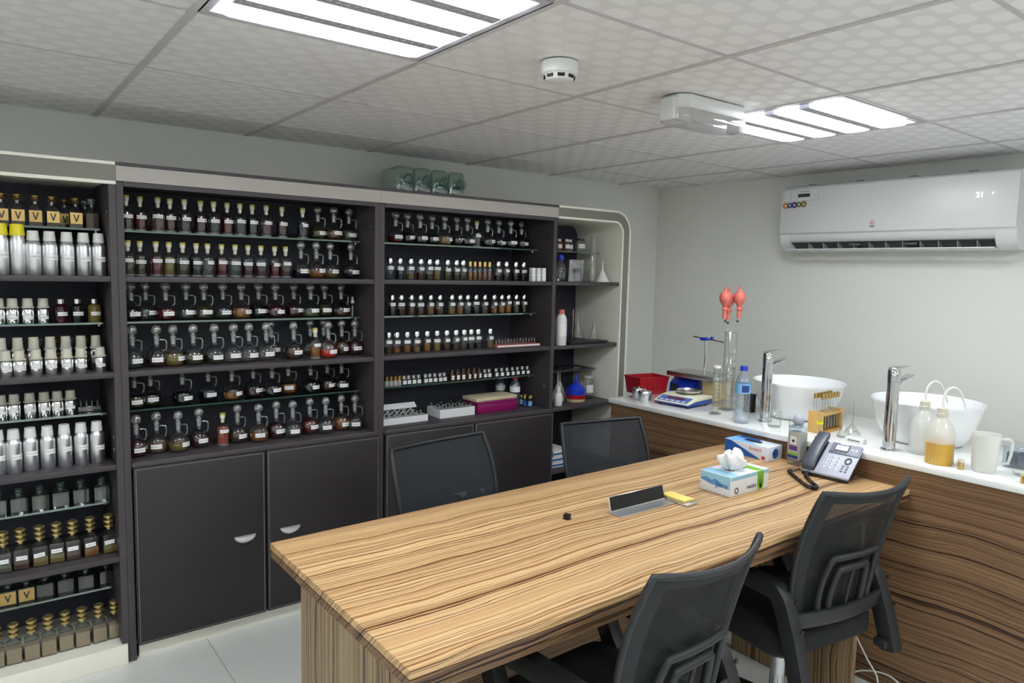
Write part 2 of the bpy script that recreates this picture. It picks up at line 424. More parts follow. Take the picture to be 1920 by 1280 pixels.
# ---------------------------------------------------------------- mesh helpers
class MB:
    def __init__(self):
        self.v = []; self.f = []
    def add(self, vs, fs):
        o = len(self.v)
        self.v += [tuple(p) for p in vs]
        self.f += [tuple(i + o for i in f) for f in fs]
        return self
    def box(self, x0, x1, y0, y1, z0, z1):
        v = [(x0, y0, z0), (x1, y0, z0), (x1, y1, z0), (x0, y1, z0), (x0, y0, z1), (x1, y0, z1), (x1, y1, z1), (x0, y1, z1)]
        return self.add(v, [(0, 3, 2, 1), (4, 5, 6, 7), (0, 1, 5, 4), (1, 2, 6, 5), (2, 3, 7, 6), (3, 0, 4, 7)])
    def lathe(self, prof, n=18, c=(0, 0, 0), axis=2, sx=1.0, sy=1.0, cap=True):
        rings = []; vs = []
        for r, z in prof:
            if r < 1e-6:
                rings.append([len(vs)]); vs.append((0, 0, z))
            else:
                rings.append(list(range(len(vs), len(vs) + n)))
                vs += [(r * sx * math.cos(2 * PI * i / n), r * sy * math.sin(2 * PI * i / n), z) for i in range(n)]
        fs = []
        for a, b in zip(rings, rings[1:]):
            if len(a) == 1 and len(b) == 1: continue
            for i in range(n):
                j = (i + 1) % n
                if len(a) == 1: fs.append((a[0], b[j], b[i]))
                elif len(b) == 1: fs.append((a[i], a[j], b[0]))
                else: fs.append((a[i], a[j], b[j], b[i]))
        if cap:
            if len(rings[0]) > 1: fs.append(tuple(reversed(rings[0])))
            if len(rings[-1]) > 1: fs.append(tuple(rings[-1]))
        def tr(p):
            x, y, z = p
            if axis == 0: x, y, z = z, x, y
            elif axis == 1: x, y, z = x, z, -y
            return (x + c[0], y + c[1], z + c[2])
        return self.add([tr(p) for p in vs], fs)
    def tube(self, pts, r, n=8, closed=False, caps=True):
        pts = [Vector(p) for p in pts]; m = len(pts); vs = []; fs = []
        rr = r if isinstance(r, (list, tuple)) else [r] * m
        up = None
        for i, p in enumerate(pts):
            if closed: t = pts[(i + 1) % m] - pts[i - 1]
            else: t = pts[min(i + 1, m - 1)] - pts[max(i - 1, 0)]
            t.normalize()
            if up is None:
                up = Vector((0, 0, 1)) if abs(t.z) < 0.9 else Vector((1, 0, 0))
            s = t.cross(up)
            if s.length < 1e-6: s = t.cross(Vector((0, 1, 0)))
            s.normalize(); up = s.cross(t).normalized()
            for k in range(n):
                a = 2 * PI * k / n
                vs.append(p + s * (rr[i] * math.cos(a)) + up * (rr[i] * math.sin(a)))
        for i in range(m if closed else m - 1):
            j = (i + 1) % m
            for k in range(n):
                l = (k + 1) % n
                fs.append((i * n + k, i * n + l, j * n + l, j * n + k))
        if caps and not closed:
            fs.append(tuple(range(n))[::-1]); fs.append(tuple(range((m - 1) * n, m * n)))
        return self.add(vs, fs)
    def prism(self, poly, a0, a1, axis=2):
        """polygon swept along an axis; poly in the two remaining axes in order"""
        n = len(poly); vs = []
        for a in (a0, a1):
            for p, q in poly:
                vs.append((p, q, a) if axis == 2 else ((a, p, q) if axis == 0 else (p, a, q)))
        fs = [tuple(range(n))[::-1], tuple(range(n, 2 * n))]
        for i in range(n):
            j = (i + 1) % n
            fs.append((i, j, n + j, n + i))
        return self.add(vs, fs)
    def sheet(self, fn, nu, nv, th):
        """curved slab: fn(u,v)->(point, normal), u,v in 0..1"""
        vs = []; fs = []
        for side in (0, 1):
            for j in range(nv + 1):
                for i in range(nu + 1):
                    p, nrm = fn(i / nu, j / nv)
                    vs.append(Vector(p) + Vector(nrm) * (th * (0.5 if side else -0.5)))
        w = nu + 1; tot = w * (nv + 1)
        for j in range(nv):
            for i in range(nu):
                a = j * w + i
                fs.append((a, a + w, a + w + 1, a + 1))
                fs.append((tot + a, tot + a + 1, tot + a + w + 1, tot + a + w))
        ring = [i for i in range(w)] + [j * w + nu for j in range(1, nv + 1)] + [nv * w + i for i in range(nu - 1, -1, -1)] + [j * w for j in range(nv - 1, 0, -1)]
        for a, b in zip(ring, ring[1:] + ring[:1]):
            fs.append((a, b, tot + b, tot + a))
        return self.add(vs, fs)
    def mesh(self, name='m', bevel=0.0, seg=2, angle=35, smooth=True):
        me = bpy.data.meshes.new(name)
        me.from_pydata(self.v, [], self.f)
        bm = bmesh.new(); bm.from_mesh(me)
        bmesh.ops.recalc_face_normals(bm, faces=bm.faces)
        if bevel:
            ed = [e for e in bm.edges if len(e.link_faces) == 2 and e.calc_face_angle(0) > math.radians(40)]
            bmesh.ops.bevel(bm, geom=ed, offset=bevel, segments=seg, profile=0.5, affect='EDGES', clamp_overlap=True)
        bm.to_mesh(me); bm.free()
        if smooth:
            me.shade_smooth()
            me.set_sharp_from_angle(angle=math.radians(angle))
        me.materials.append(None)
        return me

def obj(name, me, mat, parent=None, loc=(0, 0, 0), rot=(0, 0, 0)):
    if isinstance(me, MB):
        me = me.mesh(name)
    o = bpy.data.objects.new(name, me)
    COL.objects.link(o)
    o.material_slots[0].link = 'OBJECT'
    o.material_slots[0].material = MATS[mat] if isinstance(mat, str) else mat
    o.location = loc; o.rotation_euler = rot
    if parent: o.parent = parent
    return o
def tag(o, label, cat, group=None):
    o['label'] = label; o['category'] = cat
    if group: o['group'] = group
    return o
SIZE = [1.0]
def thing(name, label, cat, loc=(0, 0, 0), rz=0.0, group=None):
    o = bpy.data.objects.new(name, None)
    o.empty_display_size = 0.05
    COL.objects.link(o)
    o.location = loc; o.rotation_euler = (0, 0, rz); o.scale = (SIZE[0],) * 3
    return tag(o, label, cat, group)
def struct(name, me, mat, parent=None):
    o = obj(name, me, mat, parent)
    if parent is None: o['kind'] = 'structure'
    return o
def box(x0, x1, y0, y1, z0, z1): return MB().box(x0, x1, y0, y1, z0, z1)
def bbox(x0, x1, y0, y1, z0, z1, bev=0.002, seg=2): return MB().box(x0, x1, y0, y1, z0, z1).mesh('b', bevel=bev, seg=seg)
def text_mesh(s, size, depth=0.0004, extrude=True):
    cu = bpy.data.curves.new('txt', 'FONT'); cu.body = s; cu.size = size; cu.extrude = depth
    cu.align_x = 'CENTER'; cu.align_y = 'CENTER'; cu.resolution_u = 3
    t = bpy.data.objects.new('txt', cu); COL.objects.link(t)
    bpy.context.view_layer.update()
    dg = bpy.context.evaluated_depsgraph_get()
    me = bpy.data.meshes.new_from_object(t.evaluated_get(dg))
    bpy.data.objects.remove(t); bpy.data.curves.remove(cu)
    me.materials.clear(); me.materials.append(None)
    return me
ORD = ['first', 'second', 'third', 'fourth', 'fifth', 'sixth', 'seventh', 'eighth', 'ninth', 'tenth', 'eleventh', 'twelfth', 'thirteenth',
       'fourteenth', 'fifteenth', 'sixteenth', 'seventeenth', 'eighteenth', 'nineteenth', 'twentieth', 'twenty-first', 'twenty-second', 'twenty-third',
       'twenty-fourth', 'twenty-fifth', 'twenty-sixth', 'twenty-seventh', 'twenty-eighth']
def arc(cx, cz, r, a0, a1, n):
    return [(cx + r * math.cos(math.radians(a0 + (a1 - a0) * i / n)), cz + r * math.sin(math.radians(a0 + (a1 - a0) * i / n))) for i in range(n + 1)]
# ================================================================= the room
struct('wall_back', box(XL - 0.1, XW + 0.1, YW, YW + 0.1, 0, ZC + 0.05), 'wall')
struct('wall_right', box(XW, XW + 0.1, YN, YW, 0, ZC + 0.05), 'wall')
struct('wall_left', box(XL - 0.1, XL, YN, YW, 0, ZC + 0.05), 'wall')
struct('wall_front', box(XL - 0.1, XW + 0.1, YN - 0.1, YN, 0, ZC + 0.05), 'wall')
floor = struct('floor', box(XL, XW, YN, YW, -0.08, -0.004), 'grout')
ceiling = struct('ceiling', box(XL, XW, YN, YW, ZC + 0.03, ZC + 0.08), 'void')
ft = {}
FT = 0.645
xs = [0.318 + FT * k for k in range(-6, 7)]; ys = [1.900 + FT * k for k in range(-12, 3)]
for x0, x1 in zip(xs, xs[1:]):
    for y0, y1 in zip(ys, ys[1:]):
        a, b, c, d = max(x0, XL), min(x1, XW), max(y0, YN), min(y1, YW)
        if b - a < 0.02 or d - c < 0.02: continue
        key = (round(b - a, 3), round(d - c, 3))
        if key not in ft:
            w, h = (b - a) / 2 - 0.0012, (d - c) / 2 - 0.0012
            ft[key] = bbox(-w, w, -h, h, -0.01, 0, 0.0008, 1)
        obj('floor_tile', ft[key], 'floor_tile', floor, ((a + b) / 2, (c + d) / 2, 0))

LIGHT_CELLS = [(0, 0), (3, 0), (-3, 0), (0, -3), (3, -3), (-3, -3), (0, -6), (3, -6), (-3, -6)]  # first two in view; the rest added out of view to brighten walls and shelves
ct = {}
gx = [XL] + [CELL * k for k in range(-4, 6)] + [XW]
gy = [YN] + [CELL * k for k in range(-8, 4)] + [YW]
for x0, x1 in zip(gx, gx[1:]):
    for y0, y1 in zip(gy, gy[1:]):
        if x1 - x0 < 0.05 or y1 - y0 < 0.05: continue
        if (round(x0 / CELL), round(y0 / CELL)) in LIGHT_CELLS and abs(x1 - x0 - CELL) < 0.01 and abs(y1 - y0 - CELL) < 0.01: continue
        key = (round(x1 - x0, 3), round(y1 - y0, 3))
        if key not in ct:
            w, h = (x1 - x0) / 2 - 0.002, (y1 - y0) / 2 - 0.002
            ct[key] = MB().box(-w, w, -h, h, 0, 0.012).mesh('t', smooth=False)
        obj('ceiling_tile', ct[key], 'ceiling_tile', ceiling, ((x0 + x1) / 2, (y0 + y1) / 2, ZC))
for x in gx[1:-1]:
    obj('grid_bar', MB().box(-0.011, 0.011, YN, YW, ZC - 0.004, ZC + 0.02).mesh('g', smooth=False), 'tbar', ceiling, (x, 0, 0))
for y in gy[1:-1]:
    obj('grid_bar', MB().box(XL, XW, -0.006, 0.006, ZC - 0.003, ZC + 0.02).mesh('g', smooth=False), 'tbar', ceiling, (0, y, 0))

# ---- recessed ceiling lights, four tube covers each; the out-of-view ones are added fill
def strip_poly(hx, hy, r):
    p = []
    for cx, cy, a in ((hx - r, hy - r, 0), (-hx + r, hy - r, 90), (-hx + r, -hy + r, 180), (hx - r, -hy + r, 270)):
        p += arc(cx, cy, r, a, a + 90, 4)
    return p
tube_me = MB().prism(strip_poly(0.274, 0.052, 0.03), -0.013, 0.012).mesh('tube')
fr = MB()
for s in (-1, 1):
    fr.box(-0.316, 0.316, s * 0.3 - 0.012, s * 0.3 + 0.012, -0.004, 0.03)
    fr.box(s * 0.304 - 0.012, s * 0.304 + 0.012, -0.288, 0.288, -0.004, 0.03)
frame_me = fr.mesh('frame')
back_me = MB().box(-0.3, 0.3, -0.3, 0.3, 0.018, 0.028).mesh('back')
lv = MB().box(-0.274, 0.274, -0.0202, 0.0202, -0.0132, 0.014)
for i in range(24):
    lv.lathe([(0.006, -0.0145), (0.006, -0.012)], 6, (-0.262 + i * 0.0228, 0, 0))
louvre_me = lv.mesh('louvre')
light_words = {(0, 0): 'lit four-strip ceiling light panel nearest, at top of picture above shelves',
               (3, 0): 'lit four-strip ceiling light panel beyond emergency lamp, near air conditioner',
               (-3, 0): 'lit four-strip ceiling light panel beyond the left picture edge',
               (0, -3): 'lit four-strip ceiling light panel right behind the viewer',
               (3, -3): 'lit four-strip ceiling light panel behind the viewer towards right wall',
               (-3, -3): 'lit four-strip ceiling light panel behind the viewer towards left wall',
               (0, -6): 'lit four-strip ceiling light panel near the wall far behind the viewer',
               (3, -6): 'lit four-strip ceiling light panel in the far right corner behind the viewer',
               (-3, -6): 'lit four-strip ceiling light panel in the far left corner behind the viewer'}
for c in LIGHT_CELLS:
    t = thing('ceiling_light', light_words[c], 'light', ((c[0] + 0.5) * CELL, (c[1] + 0.5) * CELL, ZC), 0, 'recessed ceiling light panels')
    obj('frame', frame_me, 'lamp_frame', t)
    obj('tray', back_me, 'lamp_frame', t)
    for i in range(4):
        obj('tube_cover', tube_me, 'tube_light', t, (0, -0.2175 + i * 0.145, 0))
    for i in range(3):
        obj('louvre', louvre_me, 'lamp_frame', t, (0, -0.145 + i * 0.145, 0))

# ---- smoke detector
t = thing('smoke_detector', 'round white smoke detector on ceiling between the two lights', 'smoke detector', (0.965, 0.365, ZC - 0.004))
obj('base', MB().lathe([(0.0, 0.0), (0.056, 0.0), (0.057, -0.004), (0.055, -0.032), (0.05, -0.036), (0, -0.036)], 32), 'white_plastic', t)
obj('sensor_head', MB().lathe([(0, -0.036), (0.047, -0.036), (0.041, -0.052), (0.030, -0.056), (0, -0.057)], 32), 'white_plastic', t)
vent = MB().prism([(-0.0115, -0.0395), (0.0115, -0.0395), (0.0095, -0.0485), (-0.0095, -0.0485)], -0.003, 0.003, axis=1).mesh('v')
for i in range(8):
    a = 2 * PI * i / 8 + 0.2
    obj('vent_slot', vent, 'black', t, (0.0437 * math.cos(a), 0.0437 * math.sin(a), 0), (0, 0, a + PI / 2))

# ---- emergency light
t = thing('emergency_light', 'white surface-mounted emergency lamp with clear cover on ceiling', 'emergency light', (1.69, 0.395, ZC - 0.004))
def oct_(hx, hy, k): return [(hx - k, -hy), (hx, -hy + k), (hx, hy - k), (hx - k, hy), (-hx + k, hy), (-hx, hy - k), (-hx, -hy + k), (-hx + k, -hy)]
obj('housing', MB().prism(oct_(0.185, 0.062, 0.03), -0.045, 0.0).mesh('h', bevel=0.003), 'white_plastic', t)
obj('clear_cover', MB().prism(oct_(0.19, 0.066, 0.03), -0.088, -0.046).mesh('h', bevel=0.004), 'lamp_cover', t)
obj('cover_rim', MB().prism(oct_(0.191, 0.067, 0.03), -0.0475, -0.0455), 'white_plastic', t)
for s in (-1, 1):
    obj('end_clip', bbox(s * 0.19 - 0.016, s * 0.19 + 0.016, -0.03, 0.03, -0.085, -0.012, 0.003), 'white_plastic', t)

# ---- split air conditioner on the right wall
AX = 3.425
t = thing('air_conditioner', 'white split air conditioner high on the right wall', 'air conditioner', (0, 0, 0))
y0, y1 = -0.06, 1.165
prof = [(XW - 0.002, 1.835), (XW - 0.002, 2.185), (XW - 0.06, 2.2), (AX + 0.05, 2.2), (AX + 0.012, 2.186), (AX + 0.012, 1.93), (AX + 0.014, 1.90), (AX + 0.03, 1.872), (AX + 0.075, 1.862), (AX + 0.09, 1.835), (AX + 0.12, 1.818)]
# main shell with an outlet recess: solid ends, recessed middle
shell = MB()
shell.prism(prof, y0 + 0.09, y1 - 0.055, axis=1)
endp = [(XW - 0.002, 1.83), (XW - 0.002, 2.185), (XW - 0.06, 2.2), (AX + 0.05, 2.2), (AX + 0.012, 2.186), (AX + 0.012, 1.90), (AX + 0.022, 1.862), (AX + 0.045, 1.832), (AX + 0.085, 1.815)]
shell.prism(endp, y0, y0 + 0.09, axis=1); shell.prism(endp, y1 - 0.055, y1, axis=1)
obj('body', shell.mesh('b', angle=50), 'ac_white', t)
obj('front_panel', MB().prism([(AX, 1.924), (AX, 2.178), (AX + 0.010, 2.188), (AX + 0.012, 2.188), (AX + 0.012, 1.916), (AX + 0.008, 1.916)], y0 + 0.002, y1 - 0.002, axis=1).mesh('p', bevel=0.002), 'ac_white', t)
obj('outlet_shadow', MB().prism([(AX + 0.034, 1.868), (AX + 0.078, 1.858), (AX + 0.092, 1.833), (AX + 0.088, 1.833), (AX + 0.074, 1.853)], y0 + 0.095, y1 - 0.06, axis=1), 'ac_shadow', t)
obj('louvre_flap', MB().prism([(AX + 0.005, 1.826), (AX + 0.03, 1.8185), (AX + 0.1, 1.8155), (AX + 0.1, 1.8195), (AX + 0.03, 1.8235), (AX + 0.006, 1.830)], y0 + 0.085, y1 - 0.05, axis=1), 'ac_white', t)
vane = MB().prism([(AX + 0.03, 1.864), (AX + 0.085, 1.845), (AX + 0.1, 1.82), (AX + 0.04, 1.8235)], -0.0015, 0.0015, axis=1).mesh('v')
for i in range(11):
    obj('vane', vane, 'ac_grey', t, (0, y0 + 0.17 + i * 0.088, 0))
for yv in (0.72, 0.42):
    obj('vane_link', bbox(AX + 0.03, AX + 0.06, yv - 0.03, yv + 0.03, 1.846, 1.858, 0.002), 'ac_shadow', t)
for i in range(4):
    yv = 0.15 + i * 0.28
    obj('top_slot', box(AX + 0.03, AX + 0.036, yv - 0.02, yv + 0.02, 2.1985, 2.2012), 'ac_shadow', t)
fx = AX - 0.0006
st = obj('rating_sticker', box(fx, AX, 0.93, 1.147, 2.108, 2.172), 'ac_white', t)
for (a, b, c, d) in ((0.93, 1.147, 2.171, 2.172), (0.93, 1.147, 2.108, 2.109), (0.93, 0.931, 2.108, 2.172), (1.146, 1.147, 2.108, 2.172), (1.10, 1.101, 2.108, 2.172), (1.06, 1.061, 2.108, 2.172), (1.06, 1.147, 2.140, 2.141), (1.06, 1.147, 2.125, 2.126), (1.06, 1.147, 2.156, 2.157)):
    obj('printed_rule', box(fx - 0.0003, fx, a, b, c, d), 'grey_plastic', st)
obj('printed_bar', box(fx - 0.0004, fx, 0.982, 1.056, 2.128, 2.148), 'sticker_dark', st)
obj('printed_bar', box(fx - 0.0004, fx, 0.984, 1.05, 2.158, 2.1605), 'sticker_dark', st)
for i, bm_ in enumerate(('badge_orange', 'badge_blue', 'badge_purple', 'badge_green', 'badge_brown')):
    b = obj('round_badge', MB().lathe([(0.0, 0), (0.0185 if i in (0, 2, 4) else 0.016, 0), (0.0185 if i in (0, 2, 4) else 0.016, 0.0006 + 0.0002 * i), (0, 0.0006 + 0.0002 * i)], 20, axis=0), bm_, t, (AX - 0.0018, 1.134 - i * 0.029, 2.084 + i * 0.001))
    obj('badge_mark', MB().lathe([(0.0, 0), (0.006, 0), (0.006, 0.0004), (0, 0.0004)], 10, axis=0), 'ac_white', b, (-0.0004, 0, 0))
lg = obj('logo', text_mesh('G', 0.032), 'logo_red', t, (fx, 0.612, 1.965), (PI / 2, 0, -PI / 2))
obj('brand_line', box(fx - 0.0003, fx, 0.598, 0.627, 1.944, 1.949), 'ink_dark', t)
obj('temperature_digits', text_mesh('21', 0.036), 'display_glow', t, (fx, 0.103, 2.078), (PI / 2, 0, -PI / 2))
obj('degree_mark', text_mesh('c', 0.018), 'display_glow', t, (fx, 0.048, 2.086), (PI / 2, 0, -PI / 2))

# ================================================================= shelf cabinets
PT = 0.026
WOODZ = [1.605, 1.222, 0.846]
GLASSZ = [1.79, 1.41, 1.035]
YB = 2.300
def glass_shelf(t, x0, x1, z, y0=2.03):
    g = obj('glass_shelf', bbox(x0, x1, y0, YB, z - 0.004, z + 0.004, 0.001, 1), 'shelf_glass', t)
    obj('polished_edge', box(x0, x1, y0 - 0.0012, y0 - 0.0002, z - 0.004, z + 0.004), 'shelf_edge', g)
    for xp in (x0 + 0.012, x1 - 0.012):
        obj('shelf_pin', MB().lathe([(0, -0.014), (0.005, -0.014), (0.005, -0.0042), (0, -0.0042)], 8), 'steel', g, (xp, y0 + 0.03, z))
def wood_shelf(t, x0, x1, z, th=0.022, y0=YF + 0.004, mat='cabinet_dark'):
    return obj('shelf', bbox(x0, x1, y0, YB, z - th, z, 0.0015), mat, t)
def door(t, x0, x1, z0, z1, hx):
    d = obj('door', bbox(x0, x1, YF - 0.018, YF + 0.002, z0, z1, 0.003), 'dark_leather', t)
    s = MB(); i = 0.008; w = 0.0011; yy = YF - 0.0186
    s.box(x0 + i, x1 - i, yy, yy + 0.001, z1 - i - w, z1 - i); s.box(x0 + i, x1 - i, yy, yy + 0.001, z0 + i, z0 + i + w)
    s.box(x0 + i, x0 + i + w, yy, yy + 0.001, z0 + i, z1 - i); s.box(x1 - i - w, x1 - i, yy, yy + 0.001, z0 + i, z1 - i)
    obj('stitching', s, 'stitch', d)
    # half-moon pull: flat top, bulging front that runs down into the door
    nu_, nv_ = 14, 5; vs = []
    for j in range(nv_ + 1):
        for i in range(nu_ + 1):
            a_ = PI * i / nu_; v_ = j / nv_
            vs.append((hx - 0.048 * math.cos(a_), YF - 0.0185 - 0.024 * math.sin(a_) * math.cos(v_ * PI / 2), 0.4525 - 0.034 * math.sin(a_) * math.sin(v_ * PI / 2)))
    w_ = nu_ + 1
    fs2 = [(j * w_ + i, j * w_ + i + 1, (j + 1) * w_ + i + 1, (j + 1) * w_ + i) for j in range(nv_) for i in range(nu_)]
    fs2.append(tuple(range(w_)))
    obj('handle', MB().add(vs, fs2).mesh('h', angle=45), 'pull_silver', d)

def cabinet(name, label, x0, x1, kind):
    t = thing(name, label, 'cabinet', ((x0 + x1) / 2, (YF + YW) / 2, 0))
    return t
def fix(t, before):
    """move parts built in room coordinates into the thing's own frame"""
    for o in COL.objects:
        if o.parent is t and o.name not in before:
            o.location = Vector(o.location) - t.location
def names(): return {o.name for o in COL.objects}

# left open cabinet
ax0, ax1 = -1.15, 0.008
t = cabinet('open_shelf_cabinet', 'open dark shelf cabinet of metal bottles and jars at left, cream top band', ax0, ax1, 'A'); n0 = names()
obj('side_panel', bbox(ax0, ax0 + PT, YF, YB, 0, 1.975, 0.001, 1), 'cabinet_dark', t)
obj('side_panel', bbox(ax1 - PT, ax1, YF, YB, 0, 1.975, 0.001, 1), 'cabinet_dark', t)
obj('back_panel', box(ax0 + PT, ax1 - PT, YB, YW - 0.002, 0.08, 1.975), 'cabinet_inside', t)
obj('top_panel', bbox(ax0, ax1, YF + 0.01, YW - 0.002, 1.975, 2.045, 0.001, 1), 'cream_panel', t)
fs = obj('fascia', bbox(ax0, ax1, YF - 0.006, YF + 0.01, 1.977, 2.037, 0.001, 1), 'fascia_taupe', t)
obj('edge_strip', bbox(ax0, ax1, YF - 0.009, YF + 0.0095, 2.0375, 2.05, 0.001, 1), 'cream', fs)
obj('edge_strip', bbox(ax0, ax1, YF - 0.009, YF + 0.0095, 1.963, 1.9765, 0.001, 1), 'cream', fs)
for z in WOODZ + [0.46]: wood_shelf(t, ax0 + PT, ax1 - PT, z)
for z in GLASSZ + [0.656, 0.285]: glass_shelf(t, ax0 + PT, ax1 - PT - 0.012, z)
obj('plinth', bbox(ax0 + PT + 0.001, ax1 - PT - 0.001 + 0.02, YF - 0.012, YB, 0.0, 0.085, 0.003), 'cream', t)
for zz in (1.86, 0.95, 0.9):
    obj('cam_fastener', MB().lathe([(0, 0), (0.006, 0), (0.006, 0.003), (0, 0.003)], 10, axis=0), 'steel', t, (ax1 - PT - 0.003, YF + 0.05, zz))
fix(t, n0)

def cupboard(name, label, x0, x1, mid, hx):
    t = cabinet(name, label, x0, x1, 'B'); n0 = names()
    obj('side_panel', bbox(x0, x0 + PT, YF, YB, 0, 1.975, 0.001, 1), 'cabinet_dark', t)
    obj('side_panel', bbox(x1 - PT, x1, YF, YB, 0, 1.975, 0.001, 1), 'cabinet_dark', t)
    obj('back_panel', box(x0 + PT, x1 - PT, YB, YW - 0.002, 0.08, 1.975), 'cabinet_inside', t)
    obj('top_panel', bbox(x0, x1, YF + 0.01, YW - 0.002, 1.975, 2.037, 0.001, 1), 'cabinet_dark', t)
    obj('top_board', bbox(x0, x1, YF - 0.012, YW - 0.002, 2.0375, 2.050, 0.001, 1), 'cabinet_dark', t)
    obj('fascia', bbox(x0, x1, YF - 0.008, YF + 0.0095, 1.978, 2.037, 0.001, 1), 'fascia_grey', t)
    obj('fascia_rail', bbox(x0 + PT, x1 - PT, YF - 0.004, YF + 0.009, 1.958, 1.9775, 0.001, 1), 'cabinet_dark', t)
    for z in WOODZ[:2]: wood_shelf(t, x0 + PT, x1 - PT, z)
    sh = wood_shelf(t, x0 + PT, x1 - PT, WOODZ[2], th=0.018, y0=YF - 0.016)
    obj('stitching', box(x0 + PT + 0.01, x1 - PT - 0.01, YF - 0.008, YF - 0.0068, WOODZ[2] - 0.0003, WOODZ[2] + 0.0005), 'stitch', sh)
    for z in GLASSZ: glass_shelf(t, x0 + PT, x1 - PT - 0.012, z)
    door(t, x0 + 0.030, mid - 0.003, 0.068, 0.826, hx[0])
    door(t, mid + 0.003, x1 - 0.004, 0.068, 0.826, hx[1])
    obj('floor_panel', box(x0 + PT, x1 - PT, YF + 0.01, YB, 0.066, 0.084), 'cabinet_dark', t)
    obj('kick_plate', bbox(x0 + 0.038, x1 + 0.0, YF + 0.022, YF + 0.038, 0, 0.0655, 0.001, 1), 'cream', t)
    for xx, zz in ((x1 - PT - 0.003, 1.86), (x1 - PT - 0.003, 0.98)):
        obj('cam_fastener', MB().lathe([(0, 0), (0.006, 0), (0.006, 0.003), (0, 0.003)], 10, axis=0), 'steel', t, (xx, YF + 0.05, zz))
    fix(t, n0)
    return t
cupboard('shelf_cupboard', 'wide dark shelf cupboard full of glass decanters, two stitched doors below', 0.0085, 1.150, 0.577, (0.48, 0.687))
cupboard('shelf_cupboard', 'dark shelf cupboard of small capped vials behind the far chairs', 1.1505, 2.297, 1.722, (1.634, 1.809))

# corner cabinet with rounded frame
dx0, dx1 = 2.2975, 2.905
t = cabinet('corner_shelf_cabinet', 'narrow corner shelf cabinet with rounded grey and white frame', dx0, dx1, 'D'); n0 = names()
def roundpath(xr, zt, r, z0=0.0):
    return [(dx0, zt)] + [(xr - r + r * math.sin(a), zt - r + r * math.cos(a)) for a in [PI / 2 * i / 8 for i in range(9)]] + [(xr, z0)]
def frame_between(o_in, o_out, ya, yb, z0=0.0):
    a = roundpath(*o_out, z0); b = roundpath(*o_in, z0)
    return MB().prism(a + b[::-1], ya, yb, axis=1)
obj('frame_face', frame_between((dx1 - 0.063, 1.987, 0.078), (dx1 - 0.012, 2.038, 0.12), YF - 0.006, YF + 0.02).mesh('f', angle=40), 'fascia_taupe', t)
obj('edge_strip', frame_between((dx1 - 0.0119, 2.0381, 0.12), (dx1, 2.05, 0.132), YF - 0.010, YW - 0.002).mesh('f', angle=40), 'cream', t)
obj('edge_strip', frame_between((dx1 - 0.075, 1.975, 0.07), (dx1 - 0.0631, 1.9869, 0.078), YF - 0.010, YW - 0.002).mesh('f', angle=40), 'cream', t)
obj('frame_body', frame_between((dx1 - 0.0630, 1.987, 0.078), (dx1 - 0.012, 2.038, 0.12), YF + 0.0205, YW - 0.003).mesh('f', angle=40), 'cream_panel', t)
obj('back_panel', MB().prism([(dx0, 0.06), (dx1 - 0.0755, 0.06), (dx1 - 0.0755, 1.90)] + arc(dx1 - 0.0755 - 0.07, 1.90, 0.07, 0, 90, 6) + [(dx0, 1.97)], YB, YW - 0.003, axis=1), 'cabinet_inside', t)
for z in WOODZ + [0.46, 0.085]:
    wood_shelf(t, dx0, dx1 - 0.0755, z, y0=YF + 0.004)
glass_shelf(t, dx0 + 0.002, dx1 - 0.09, 1.79, y0=2.07)
obj('dark_glass_shelf', bbox(dx0 + 0.002, dx1 - 0.09, 2.07, YB, 1.030, 1.038, 0.001, 1), 'cabinet_dark', t)
fix(t, n0)
struct('trim_1', bbox(2.93, 2.936, YW - 0.0035, YW - 0.0005, 1.58, 1.592, 0.0005, 1), 'bracket_dark')

# ================================================================= counter: a bar standing off the right wall
YC1 = 1.5442
XB = 3.17                               # wall-side edge of the bar, a walkway behind it
t = thing('counter_base', 'dark zebra-wood bar counter front before the right wall', 'counter', (XC + 0.38, 0.0, 0))
n0 = names()
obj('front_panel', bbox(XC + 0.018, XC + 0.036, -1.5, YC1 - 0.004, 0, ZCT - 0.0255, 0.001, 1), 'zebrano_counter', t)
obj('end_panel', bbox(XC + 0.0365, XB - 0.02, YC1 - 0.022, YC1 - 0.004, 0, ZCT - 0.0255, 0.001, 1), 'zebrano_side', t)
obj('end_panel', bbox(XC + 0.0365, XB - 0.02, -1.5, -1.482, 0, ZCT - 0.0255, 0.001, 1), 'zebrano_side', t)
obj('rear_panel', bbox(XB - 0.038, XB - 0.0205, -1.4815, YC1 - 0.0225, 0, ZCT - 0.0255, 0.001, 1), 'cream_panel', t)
fix(t, n0)
wt = obj('worktop', MB().prism([(XC, -1.52), (XB, -1.52), (XB, YC1), (XC, YC1)], ZCT - 0.025, ZCT).mesh('w', bevel=0.003), 'white_gloss')
tag(wt, 'glossy white worktop over the zebra-wood counter, basins on it', 'worktop')

